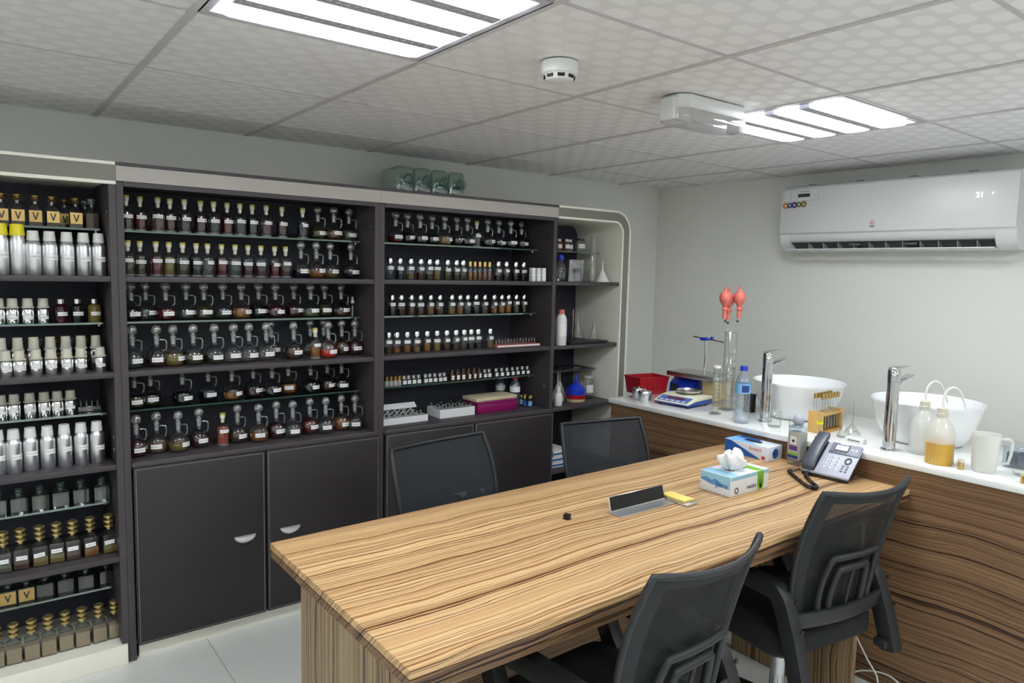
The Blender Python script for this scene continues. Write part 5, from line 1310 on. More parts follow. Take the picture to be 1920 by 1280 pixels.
# blue device and beige box carrying the steel plate of the retort stand
t = thing('bench_balance', 'blue and white bench balance beside red basket under steel plate', 'balance', (2.9339, 1.3946, Z0))
obj('body', MB().prism([(-0.085, 0.0), (0.085, 0.0), (0.085, 0.118), (-0.03, 0.118), (-0.08, 0.075)], -0.1, 0.1, axis=1).mesh('b', bevel=0.008), 'blue_plastic', t)
obj('lid', bbox(-0.03, 0.088, -0.103, 0.103, 0.1185, 0.1275, 0.003), 'white_plastic', t)
obj('knob', MB().lathe([(0, -0.016), (0.024, -0.016), (0.026, -0.004), (0, -0.004)], 18, axis=0), 'dark_plastic', t, (-0.086, 0.045, 0.05))
t = thing('storage_box', 'beige box under right end of the steel stand plate', 'box', (2.9251, 1.1922, Z0))
obj('box_body', bbox(-0.08, 0.08, -0.05, 0.05, 0, 0.105, 0.003), 'beige_block', t)
obj('lid', bbox(-0.082, 0.082, -0.052, 0.052, 0.1055, 0.1275, 0.003), 'beige_block', t)
t = thing('retort_stand', 'steel stand with blue clamp rising behind the scale', 'stand', (2.9251, 1.3022, Z0 + 0.1126))
obj('base_plate', bbox(-0.11, 0.11, -0.185, 0.20, 0, 0.032, 0.003), 'steel', t)
obj('rod', MB().tube([(0.06, 0.02, 0.032), (0.06, 0.02, 0.27)], 0.006, 10), 'chrome', t)
obj('clamp_boss', bbox(0.04, 0.08, 0.005, 0.055, 0.243, 0.263, 0.004), 'blue_plastic', t)
obj('clamp_screw', MB().lathe([(0, 0), (0.011, 0), (0.013, 0.012), (0, 0.016)], 10, axis=1), 'blue_plastic', t, (0.06, -0.035, 0.262))
obj('cross_rod', MB().tube([(0.06, 0.12, 0.262), (0.06, 0.03, 0.256), (0.06, -0.11, 0.246)], 0.005, 8), 'steel', t)
obj('clamp_jaw', MB().tube([(0.045, -0.105, 0.246), (0.05, -0.135, 0.244)], 0.006, 8), 'steel', t)

# tall cylinder with pipettes
t = cylinder('measuring_cylinder', 'tall glass cylinder holding three red-bulbed pipettes', (2.7315, 0.9722, Z0), 0.036, 0.47, 0.056)
t2 = []
for i, (dx, dy, hh, wd) in enumerate(((-0.014, 0.012, 0.0, 'left'), (0.008, -0.014, 0.003, 'front right'), (0.004, 0.016, -0.012, 'rear'))):
    p = thing('pipette', 'glass pipette with red rubber bulb, %s one in tall cylinder' % wd, 'pipette', (2.7315 + dx * 0.88, 0.9722 + dy * 0.88, Z0 + 0.0106), 0, 'pipettes in the tall cylinder')
    ox, oy = dx * 1.4, dy * 1.4
    obj('glass_stem', MB().tube([(0, 0, 0), (ox * 0.8, oy * 0.8, 0.54 + hh)], 0.0062, 10), 'glass_bright', p)
    obj('volume_mark', MB().lathe([(0.0068, 0), (0.0068, 0.014)], 12, cap=False), 'ink_dark', p, (ox * 0.78, oy * 0.78, 0.515 + hh))
    b = obj('rubber_bulb', MB().lathe([(0, 0), (0.012, 0), (0.0125, 0.05), (0.019, 0.052), (0.019, 0.06), (0.013, 0.064), (0.016, 0.078), (0.03, 0.096), (0.036, 0.116), (0.035, 0.136), (0.025, 0.154), (0.010, 0.162), (0.0085, 0.178), (0.0105, 0.184), (0, 0.188)], 20).mesh('b', angle=60), 'rubber_red', p, (ox, oy, 0.54 + hh))
    obj('side_valve', MB().lathe([(0, 0), (0.006, 0), (0.008, 0.008), (0.006, 0.02), (0, 0.022)], 10, axis=0), 'rubber_red', b, (0.015, 0, 0.055))
t = cylinder('measuring_cylinder', 'slim glass cylinder with white top beside the digital scale', (2.5687, 0.9282, Z0), 0.0195, 0.27, 0.036)
obj('white_stopper', MB().lathe([(0, 0.2705), (0.022, 0.2705), (0.022, 0.284), (0, 0.284)], 16), 'cap_white', t)
t = pet('water_bottle', 'blue-capped clear water bottle with blue label on worktop', (2.4983, 0.7214, Z0), 'cap_blue', 0.315, 0.041, 'glove_light', (0.53, 0.70))
obj('printed_emblem', arc_label(0.0418, 0.175, 0.212, 28, 8, face=-125), 'ink_blue', t)
o = obj('adapter_box', bbox(-0.02, 0.02, -0.03, 0.03, 0, 0.11, 0.004), 'black', None, (2.7755, 0.8666, Z0))
tag(o, 'black upright box behind the water bottle on worktop', 'box'); o.scale = (0.88,) * 3
obj('seam', box(-0.0205, 0.0205, -0.0305, 0.0305, 0.055, 0.0565), 'dark_plastic', o)

def beaker(name, label, loc, r, h, mat='glass_bright'):
    t = thing(name, label, 'beaker', loc)
    obj('cup', MB().lathe([(0, 0.001), (r * 0.92, 0.001), (r, 0.008), (r, h * 0.96), (r * 1.07, h), (r * 1.0, h * 0.98)], 24, cap=False).mesh('c', angle=50), mat, t)
    obj('thick_base', MB().lathe([(0, 0), (r * 0.9, 0), (r * 0.9, 0.0035), (0, 0.0035)], 20), 'ground_glass', t)
    return t
beaker('beaker', 'small clear glass beaker right of farther faucet', (2.5599, 0.5806, Z0), 0.034, 0.085)
beaker('beaker', 'low clear glass dish between faucet and test tube rack', (2.6479, 0.5234, Z0), 0.038, 0.045)

# test tube rack
t = thing('tube_rack', 'amber wooden rack on worktop beside the farther basin', 'rack', (2.6875, 0.4002, Z0), 0.05)
obj('base_board', bbox(-0.10, 0.10, -0.04, 0.04, 0, 0.012, 0.002), 'rack_wood', t)
obj('upper_board', bbox(-0.10, 0.10, -0.04, 0.04, 0.092, 0.102, 0.002), 'rack_wood', t)
for s in (-1, 1): obj('end_board', bbox(s * 0.104 - 0.004, s * 0.104 + 0.004, -0.04, 0.04, 0, 0.115, 0.001), 'rack_wood', t)
tb = MB().lathe([(0, 0.0), (0.006, 0.003), (0.0082, 0.010), (0.0082, 0.165)], 12, cap=False).mesh('t', angle=60)
tc_ = MB().lathe([(0, 0.166), (0.0098, 0.166), (0.0098, 0.192), (0, 0.192)], 12).mesh('c')
tl = MB().lathe([(0, 0.004), (0.0072, 0.01), (0.0072, 0.085), (0, 0.085)], 10).mesh('l')
for i in range(6):
    for j in range(2):
        a = 0.05; lx, ly = -0.08 + i * 0.032, -0.02 + j * 0.04
        p = thing('test_tube', 'gold-capped glass tube, %s from left, %s row of wooden rack' % (ORD[i], ('front', 'back')[j]), 'test tube', (2.6875 + 0.88 * (lx * math.cos(a) - ly * math.sin(a)), 0.4002 + 0.88 * (lx * math.sin(a) + ly * math.cos(a)), Z0 + 0.011), 0, 'tubes in the wooden rack')
        obj('glass_tube', tb, 'glass_bright', p); obj('cap', tc_, 'gold', p); obj('liquid', tl, 'liq_yellow' if (i + j) % 3 else 'liq_peach', p)
t = thing('stirring_tube', 'glass tube with bright yellow ring behind the desk phone', 'glassware', (2.5203, 0.3342, Z0))
obj('tube', MB().lathe([(0, 0.0), (0.009, 0.0), (0.009, 0.13)], 12, cap=False), 'glass_bright', t)
obj('foot', MB().lathe([(0, 0), (0.022, 0), (0.022, 0.003), (0, 0.003)], 18), 'glass_bright', t)
obj('yellow_ring', MB().lathe([(0.0092, 0.072), (0.017, 0.072), (0.017, 0.082), (0.0092, 0.082)], 18, cap=False), 'cap_yellow', t)
o = obj('small_carton', bbox(-0.02, 0.02, -0.045, 0.045, 0, 0.026, 0.002), 'card_white', None, (2.5687, 0.1934, Z0))
tag(o, 'small white carton on worktop right behind the desk phone', 'box'); o.scale = (0.88,) * 3
obj('printed_line', box(-0.0206, -0.0201, -0.03, 0.03, 0.01, 0.017), 'grey_plastic', o)
funnel('glass_funnel', 'clear glass funnel upside down left of nearer basin', (2.7315, 0.2946, Z0), 0.042, 0.085, 'glass_bright', 0.4)
flask('glass_flask', 'small clear conical flask in front of the glass funnel', (2.6347, 0.2814, Z0), 0.034, 0.075)
t = thing('wire_stand', 'thin wire rod stand on worktop left of nearer basin', 'stand', (2.7887, 0.321, Z0))
obj('rod', MB().tube([(0, 0, 0.004), (0, 0, 0.16)], 0.002, 6), 'steel', t)
obj('foot', MB().lathe([(0, 0), (0.022, 0), (0.022, 0.004), (0, 0.004)], 16), 'steel', t)

# wash bottles
def wash(label, x, y, fill, ang):
    t = thing('wash_bottle', label, 'bottle', (x, y, Z0), ang, 'plastic wash bottles')
    r = 0.056
    pr_ = [(0, 0), (r * 0.94, 0), (r, 0.006), (r, 0.125), (r * 0.93, 0.15), (r * 0.72, 0.178), (r * 0.45, 0.198), (0.019, 0.206), (0.019, 0.214)]
    obj('body', MB().lathe(pr_, 28, cap=False).mesh('b', angle=60), 'milky', t)
    if fill: obj('liquid', MB().lathe([(0, -0.0002), (r * 0.945, -0.0002), (r * 1.006, 0.006), (r * 1.006, 0.095), (r * 0.9, 0.0952), (0, 0.0952)], 24).mesh('l', angle=50), fill, t)
    obj('cap', MB().lathe([(0, 0.212), (0.0235, 0.212), (0.0235, 0.224), (0.021, 0.226), (0.021, 0.246), (0.008, 0.250), (0, 0.250)], 24), 'cap_cream', t)
    pts = [(0, 0, 0.248), (0, 0, 0.285)] + [(0.038 - 0.038 * math.cos(a), 0, 0.285 + 0.055 * math.sin(a)) for a in [PI * i / 10 for i in range(1, 9)]] + [(0.088, 0, 0.272), (0.098, 0, 0.243)]
    obj('spout_tube', MB().tube(pts, [0.0048] * (len(pts) - 2) + [0.0036, 0.0028], 8).mesh('s', angle=60), 'cap_white', t)
wash('empty milky wash bottle with bent spout beside nearer faucet', 2.6259, -0.053, None, -0.75)
pbr('amber_milky', srgb(206, 160, 58), 0.3)
wash('wash bottle half full of amber liquid at counter edge', 2.5159, -0.163, 'amber_milky', -0.75)
t = thing('plastic_jug', 'frosted plastic measuring jug at right end of worktop', 'jug', (2.5335, -0.3126, Z0), -1.0)
obj('cup', MB().lathe([(0, 0.001), (0.043, 0.001), (0.046, 0.006), (0.054, 0.16), (0.057, 0.163), (0.052, 0.161), (0.044, 0.008), (0, 0.006)], 28).mesh('c', angle=50), 'milky', t)
obj('handle', MB().tube([(0.051, 0, 0.145), (0.085, 0, 0.147), (0.097, 0, 0.135), (0.094, 0, 0.08), (0.086, 0, 0.045), (0.048, 0, 0.035)], 0.006, 8).mesh('h', angle=60), 'milky', t)
def goldcap(label, x, y, r, h):
    t = thing('gold_cap', label, 'cap', (x, y, Z0))
    obj('cap_shell', MB().lathe([(0, 0), (r, 0), (r, h * 0.72), (0, h * 0.72)], 20), 'gold', t)
    obj('cap_collar', MB().lathe([(0, h * 0.722), (r * 1.05, h * 0.722), (r * 1.05, h), (0, h)], 20), 'cap_cream', t)
goldcap('tall shiny gold cap between amber wash bottle and jug', 2.4895, -0.251, 0.0125, 0.045)
goldcap('shiny gold cap near right picture edge on worktop', 2.4807, -0.4622, 0.017, 0.045)
t = thing('clear_box', 'clear plastic box of dark blue items at right picture edge', 'box', (2.7491, -0.3962, Z0), 0.1)
obj('clear_shell', bbox(-0.075, 0.075, -0.09, 0.09, 0, 0.085, 0.006), 'pet_plastic', t)
obj('lid', bbox(-0.079, 0.079, -0.094, 0.094, 0.0855, 0.095, 0.004), 'pet_plastic', t)
for i in range(3):
    for j in range(4): obj('dark_block', bbox(-0.06 + i * 0.042, -0.025 + i * 0.042, -0.08 + j * 0.041, -0.045 + j * 0.041, 0.012, 0.065 - 0.006 * ((i + j) % 3), 0.002), 'sticker_dark' if (i + j) % 2 else 'handset', t)
t = thing('glass_dish', 'shallow clear glass dish beside the frosted jug', 'dish', (2.5995, -0.4226, Z0))
obj('dish', MB().lathe([(0, 0.001), (0.036, 0.001), (0.04, 0.004), (0.04, 0.014), (0.0385, 0.014)], 28, cap=False), 'glass_bright', t)

# ================================================================= things on the table
# tissue box
t = thing('tissue_box', 'white and blue tissue box with green leaf band on table', 'tissue box', (1.8586, 0.299, ZT + 0.0005))
hx, hy, hh = 0.1375, 0.078, 0.085
obj('carton', bbox(-hx, hx, -hy, hy, 0, hh, 0.002), 'tissue_white', t)
e = 0.0006
obj('sky_print', MB().prism([(-hy + 0.002, hh - 0.002), (hy - 0.002, hh - 0.002), (hy - 0.002, hh - 0.030), (0.03, hh - 0.040), (0.0, hh - 0.036), (-0.03, hh - 0.05), (-hy + 0.002, hh - 0.056)], -hx - e, -hx, axis=0), 'tissue_sky', t)
obj('hill_print', MB().prism([(hy - 0.004, hh - 0.030), (0.045, hh - 0.022), (0.02, hh - 0.032), (0.0, hh - 0.022), (-0.02, hh - 0.030), (-0.045, hh - 0.05), (0.02, hh - 0.05), (hy - 0.004, hh - 0.038)], -hx - 2 * e, -hx - e, axis=0), 'tissue_hill', t)
obj('sky_print', box(-hx + 0.002, hx - 0.002, -hy - e, -hy, hh - 0.018, hh - 0.002), 'tissue_sky', t)
obj('leaf_band', box(0.055, 0.098, -hy - 2 * e, -hy - e, 0.003, hh - 0.002), 'leaf_green', t)
obj('leaf_band', box(0.055, 0.098, -hy + 0.001, hy - 0.001, hh, hh + e), 'leaf_green', t)
for i in range(9):
    a = math.radians(20 + i * 17.5)
    obj('leaf_blade', MB().prism([(0.077 + 0.003 * math.sin(a), 0.008 - 0.003 * math.cos(a)), (0.077 + (0.02 + 0.022 * math.sin(a)) * math.cos(a), 0.01 + 0.066 * math.sin(a)), (0.077 - 0.003 * math.sin(a), 0.008 + 0.003 * math.cos(a))], -hy - 3 * e, -hy - 2 * e, axis=1), 'leaf_dark', t)
obj('sky_print', box(-hx + 0.002, -0.07, -hy + 0.002, hy - 0.002, hh, hh + e), 'tissue_sky', t)
obj('printed_name', text_mesh('Jsina', 0.034), 'ink_blue', t, (-hx - 2.5 * e, -0.035, 0.042), (PI / 2, 0, -PI / 2))
obj('printed_name', text_mesh('maxjoi', 0.026), 'ink_dark', t, (0.012, -hy - 1.5 * e, 0.026), (PI / 2, 0, 0))
obj('printed_mark', MB().lathe([(0.009, 0), (0.014, 0), (0.014, 0.0006), (0.009, 0.0006)], 16, axis=1, cap=False), 'ink_dark', t, (-0.095, -hy - 0.0012, 0.022))
obj('slot', MB().prism(strip_poly(0.06, 0.02, 0.018), hh, hh + 0.0004), 'ink_dark', t)
def tis(u, v):
    a = u * 2 * PI
    r = (0.018 + 0.066 * v ** 0.8 * (1.0 - 0.45 * max(0, v - 0.55) / 0.45)) * (1 + 0.20 * math.sin(5 * a + 2.0 * v) * (0.3 + v)) + 0.006 * math.sin(9 * a)
    z = hh - 0.006 + (0.075 + 0.012 * math.sin(2 * a + 0.6) + 0.006 * math.sin(6 * a)) * v
    sx_ = 1.25 - 0.2 * v
    return ((-0.012 + r * math.cos(a) * sx_ - 0.02 * v * v, r * math.sin(a) * 0.75, z), (math.cos(a), math.sin(a), 0.3))
pm = MB(); nu, nv = 60, 14; vs = []
for j in range(nv + 1):
    for i in range(nu):
        vs.append(tis(i / nu, j / nv)[0])
fs_ = [(j * nu + i, j * nu + (i + 1) % nu, (j + 1) * nu + (i + 1) % nu, (j + 1) * nu + i) for j in range(nv) for i in range(nu)]
c0 = len(vs)
for k, s in enumerate((0.55, 0.2)):
    for i in range(nu):
        p = vs[nv * nu + i]; cx = sum(q[0] for q in vs[nv * nu:nv * nu + nu]) / nu; cy = sum(q[1] for q in vs[nv * nu:nv * nu + nu]) / nu
        vs.append((cx + (p[0] - cx) * s, cy + (p[1] - cy) * s, p[2] + (0.006 if k == 0 else -0.004) + 0.004 * math.sin(i * 0.8)))
    st_ = nv * nu if k == 0 else c0
    en = c0 + k * nu
    fs_ += [(st_ + i, st_ + (i + 1) % nu, en + (i + 1) % nu, en + i) for i in range(nu)]
fs_.append(tuple(range(c0 + nu, c0 + 2 * nu)))
obj('pulled_tissue', pm.add(vs, fs_).mesh('t', angle=70), 'tissue', t)

# glove box
t = thing('glove_box', 'blue and white disposable glove box against the counter front', 'box', (2.369, 0.563, ZT + 0.0005))
gx_, gy_, gh = 0.062, 0.13, 0.072
obj('carton', bbox(-gx_, gx_, -gy_, gy_, 0, gh, 0.002), 'glove_white', t)
obj('print_swoosh', MB().prism([(gy_ - 0.002, 0.002), (gy_ - 0.002, gh - 0.002), (0.09, gh - 0.004), (0.02, gh - 0.03), (-0.075, 0.008), (-0.085, 0.002)], -gx_ - e, -gx_, axis=0), 'glove_blue', t)
obj('print_swoosh', MB().prism([(-gx_ + 0.002, gy_ - 0.002), (gx_ - 0.002, gy_ - 0.002), (gx_ - 0.002, 0.06), (0.01, 0.045), (-0.03, -0.02), (-gx_ + 0.002, -0.06)], gh, gh + e, axis=2), 'glove_light', t)
obj('print_swoosh', MB().prism([(0.02, gy_ - 0.01), (gx_ - 0.006, 0.1), (gx_ - 0.01, 0.0), (0.03, -0.03), (0.02, 0.04)], gh + e, gh + 2 * e, axis=2), 'glove_blue', t)
obj('dispenser_slot', MB().prism([(p[0] * 1.0, p[1]) for p in strip_poly(0.018, 0.05, 0.016)], gh + 2 * e, gh + 3 * e), 'black', t)
obj('printed_name', text_mesh('Ecopack', 0.022), 'logo_red', t, (-gx_ - 1.5 * e, -0.055, gh - 0.022), (PI / 2, 0, -PI / 2))
obj('printed_mark', box(-gx_ - 1.5 * e, -gx_, -0.112, -0.092, 0.006, 0.022), 'logo_red', t)
obj('printed_hand', MB().lathe([(0, 0), (0.026, 0), (0.026, e), (0, e)], 24, axis=1), 'glove_blue', t, (0.0, -gy_ - e, 0.034))
obj('printed_hand', MB().lathe([(0, 0), (0.014, 0), (0.014, e), (0, e)], 20, axis=1), 'ink_blue', t, (-0.012, -gy_ - 2 * e, 0.034))

# perfume bottle
t = thing('spray_bottle', 'clear labelled bottle with pearly round cap beside desk phone', 'bottle', (2.3901, 0.3588, ZT + 0.0005), -0.12)
obj('body', MB().prism(strip_poly(0.030, 0.036, 0.008), 0, 0.195).lathe([(0.03, 0.195), (0.02, 0.203), (0.016, 0.206)], 20, cap=False).mesh('b', angle=40), 'pet_plastic', t)
obj('cap', MB().lathe([(0, 0.2), (0.02, 0.2), (0.027, 0.212), (0.028, 0.226), (0.022, 0.244), (0.010, 0.252), (0, 0.253)], 24).mesh('c', angle=60), 'phone_grey', t)
lb = obj('wrap_label', MB().prism(strip_poly(0.0306, 0.0366, 0.0085), 0.03, 0.165), 'sticker_grey', t)
obj('label_window', MB().box(-0.0314, -0.0307, -0.018, 0.018, 0.105, 0.145), 'paper', lb)
obj('label_spot', MB().lathe([(0, 0), (0.008, 0), (0.008, 0.0006), (0, 0.0006)], 14, axis=0), 'ink_dark', lb, (-0.0321, 0, 0.122))
obj('label_band', MB().box(-0.0314, -0.0307, -0.03, 0.03, 0.052, 0.062), 'leaf_green', lb)
obj('label_band', MB().box(-0.0314, -0.0307, -0.03, 0.03, 0.034, 0.050), 'ink_blue', lb)
obj('label_band', MB().box(-0.0314, -0.0307, -0.024, 0.024, 0.075, 0.098), 'badge_purple', lb)

# desk phone, facing the room
t = thing('desk_phone', 'grey office desk phone with dark handset on table', 'telephone', (2.3487, 0.1714, ZT), -PI / 2 + 0.07)
W2, D0, D1 = 0.112, -0.085, 0.062
slope = lambda y: 0.026 + (y - D0) / (D1 - D0) * 0.120
def sbox(x0, x1, y0, y1, a, b):
    return MB().add([(x0, y0, slope(y0) + a), (x1, y0, slope(y0) + a), (x1, y1, slope(y1) + a), (x0, y1, slope(y1) + a), (x0, y0, slope(y0) + b), (x1, y0, slope(y0) + b), (x1, y1, slope(y1) + b), (x0, y1, slope(y1) + b)],
                    [(0, 3, 2, 1), (4, 5, 6, 7), (0, 1, 5, 4), (1, 2, 6, 5), (2, 3, 7, 6), (3, 0, 4, 7)])
obj('foot_stand', MB().prism([(D0 + 0.03, 0.0), (D1 - 0.005, 0.0), (D1 - 0.005, slope(D1) - 0.03), (D0 + 0.03, slope(D0 + 0.03) - 0.026)], -0.08, 0.08, axis=0).mesh('f', bevel=0.003), 'dark_plastic', t)
obj('base', sbox(-W2 + 0.002, W2 - 0.002, D0 + 0.002, D1 - 0.002, -0.0255, -0.010).mesh('b', bevel=0.003), 'dark_plastic', t)
obj('face', sbox(-W2, W2, D0, D1, -0.010, 0.0).mesh('b', bevel=0.003), 'phone_grey', t)
bz = obj('display_bezel', sbox(-0.03, 0.108, 0.012, 0.06, 0.0002, 0.006).mesh('b', bevel=0.002), 'phone_panel', t)
obj('screen_rim', sbox(-0.012, 0.056, 0.022, 0.052, 0.0062, 0.0075), 'dark_plastic', bz)
obj('screen', sbox(-0.006, 0.05, 0.027, 0.048, 0.0076, 0.0084), 'screen_pale', bz)
obj('maker_plate', sbox(0.005, 0.045, 0.0545, 0.058, 0.0062, 0.0068), 'key_white', bz)
for i in range(2): obj('line_key', sbox(0.068 + i * 0.016, 0.078 + i * 0.016, 0.034, 0.040, 0.0062, 0.0075), 'key_white', bz)
for i in range(4): obj('soft_key', sbox(-0.022 + i * 0.02, -0.008 + i * 0.02, 0.0145, 0.0185, 0.0062, 0.0075), 'handset', bz)
for r_ in range(4):
    for c in range(3):
        k = obj('key', sbox(-0.030 + c * 0.027, -0.012 + c * 0.027, 0.0 - r_ * 0.0165 - 0.010, 0.0 - r_ * 0.0165, 0.0002, 0.0022).mesh('k', bevel=0.0008, seg=1), 'key_white', t)
        obj('key_print', sbox(-0.026 + c * 0.027, -0.021 + c * 0.027, 0.0 - r_ * 0.0165 - 0.0075, 0.0 - r_ * 0.0165 - 0.0025, 0.0023, 0.0026), 'ink_dark', k)
nv_ = obj('navigation_ring', MB().add([(p[0] + 0.075, p[1] - 0.012, slope(-0.012 + p[1]) + p[2]) for p in MB().lathe([(0.009, 0.0002), (0.016, 0.0002), (0.016, 0.0026), (0.009, 0.0026)], 20, cap=False).v], MB().lathe([(0.009, 0.0002), (0.016, 0.0002), (0.016, 0.0026), (0.009, 0.0026)], 20, cap=False).f), 'dark_plastic', t)
for i in range(6): obj('side_key', sbox(0.058 + (i % 2) * 0.02, 0.070 + (i % 2) * 0.02, -0.045 - (i // 2) * 0.012 + 0.006, -0.045 - (i // 2) * 0.012 + 0.0125, 0.0002, 0.0018), 'handset', t)
hs = MB()
def hsec(v): return (-0.080, slope(D0 + 0.005 + v * (D1 - D0 + 0.01)) + 0.012 + 0.016 * math.sin(PI * v) + 0.010)
pts = [(D0 - 0.004 + i / 10 * (D1 - D0 + 0.02), slope(D0 - 0.004 + i / 10 * (D1 - D0 + 0.02))) for i in range(11)]
up = [(y, z + 0.030 + 0.010 * math.sin(PI * i / 10)) for i, (y, z) in enumerate(pts)]
lo = [(y, z + (0.004 if i in (0, 1, 2, 8, 9, 10) else 0.012)) for i, (y, z) in enumerate(pts)]
obj('handset', MB().prism(up + lo[::-1], -0.112, -0.052, axis=0).mesh('h', bevel=0.008, seg=3), 'handset', t)
obj('cradle', sbox(-0.108, -0.050, D0 + 0.004, D1 - 0.004, 0.0002, 0.004), 'dark_plastic', t)
# coiled cord
cp = []
def cordpath(s):
    P = [Vector((2.2827, 0.2638, ZT + 0.0176)), Vector((2.2475, 0.299, ZT + 0.0088)), Vector((2.2167, 0.2814, ZT + 0.0088)), Vector((2.1595, 0.2154, ZT + 0.0088)), Vector((2.1023, 0.145, ZT + 0.0088)), Vector((2.0935, 0.1054, ZT + 0.0097)), Vector((2.1199, 0.1098, ZT + 0.0097)), Vector((2.1595, 0.1582, ZT + 0.0114)), Vector((2.2299, 0.2198, ZT + 0.0097)), Vector((2.2695, 0.233, ZT + 0.0123))]
    x = s * (len(P) - 1); i = min(int(x), len(P) - 2); f = x - i
    p0, p1, p2, p3 = P[max(i - 1, 0)], P[i], P[i + 1], P[min(i + 2, len(P) - 1)]
    return 0.5 * ((2 * p1) + (p2 - p0) * f + (2 * p0 - 5 * p1 + 4 * p2 - p3) * f * f + (3 * p1 - p0 - 3 * p2 + p3) * f ** 3)
N_ = 900
for i in range(N_ + 1):
    s = i / N_; p = cordpath(s); q = cordpath(min(1, s + 0.002)) - cordpath(max(0, s - 0.002)); q.normalize()
    n1 = q.cross(Vector((0, 0, 1))).normalized(); n2 = n1.cross(q)
    a = s * 2 * PI * 62; cp.append(p + n1 * (0.0062 * math.cos(a)) + n2 * (0.0062 * math.sin(a)))
cd = obj('coiled_cord', MB().tube([tuple(c) for c in cp], 0.0019, 5).mesh('c', angle=80), 'cord_black')
tag(cd, 'black coiled phone cord lying on table before the desk phone', 'cord')

# card holder: silver L-profile with black face, note tray, small cube
t = thing('card_holder', 'silver angled holder with black face lying on the table', 'holder', (1.3719, 0.3306, ZT + 0.0004), -0.01)
obj('base_flange', MB().prism([(-0.036, 0.0), (0.02, 0.0), (0.026, 0.004), (-0.036, 0.004)], -0.155, 0.155, axis=0).mesh('b', bevel=0.001, seg=1), 'aluminium', t)
obj('back_flange', MB().prism([(0.018, 0.0045), (0.026, 0.0045), (0.036, 0.062), (0.032, 0.0625)], -0.155, 0.155, axis=0).mesh('b', bevel=0.001, seg=1), 'aluminium', t)
obj('black_face', MB().prism([(0.0148, 0.0125), (0.0168, 0.0125), (0.0318, 0.0615), (0.0298, 0.062)], -0.148, 0.15, axis=0), 'black', t)
t = thing('note_tray', 'small silver tray with yellow note slips beside the angled holder', 'tray', (1.5453, 0.3122, ZT + 0.0004), 0.0)
obj('tray_base', bbox(-0.036, 0.036, -0.072, 0.072, 0, 0.010, 0.003), 'aluminium', t)
obj('note_slips', bbox(-0.030, 0.030, -0.055, 0.066, 0.0105, 0.020, 0.001), 'note_yellow', t)
cb = MB().box(-0.011, 0.011, -0.011, 0.011, 0, 0.02).mesh('c', bevel=0.002)
t = thing('rubber_cap', 'tiny black rubber cap alone on the table', 'cap', (1.0789, 0.394, ZT + 0.0003), 0.3)
obj('cap_body', cb, 'black', t)
obj('cap_lip', bbox(-0.0125, 0.0125, -0.0125, 0.0125, 0.0, 0.004, 0.001), 'dark_plastic', t)

SIZE[0] = 1.0

# ================================================================= office chairs
def band(path, th, x0, x1):
    n = len(path); L_ = []; R_ = []
    for i in range(n):
        a = Vector(path[max(i - 1, 0)]); b = Vector(path[min(i + 1, n - 1)])
        d = (b - a).normalized(); nn = Vector((-d.y, d.x)); p = Vector(path[i])
        L_.append(tuple(p + nn * th / 2)); R_.append(tuple(p - nn * th / 2))
    return MB().prism(L_ + R_[::-1], x0, x1, axis=0)
def smooth(path, k=3):
    P = [Vector(p) for p in path]; out = []
    for i in range(len(P) - 1):
        p0, p1, p2, p3 = P[max(i - 1, 0)], P[i], P[i + 1], P[min(i + 2, len(P) - 1)]
        for j in range(k):
            f = j / k
            out.append(tuple(0.5 * ((2 * p1) + (p2 - p0) * f + (2 * p0 - 5 * p1 + 4 * p2 - p3) * f * f + (3 * p1 - p0 - 3 * p2 + p3) * f ** 3)))
    return out + [tuple(P[-1])]
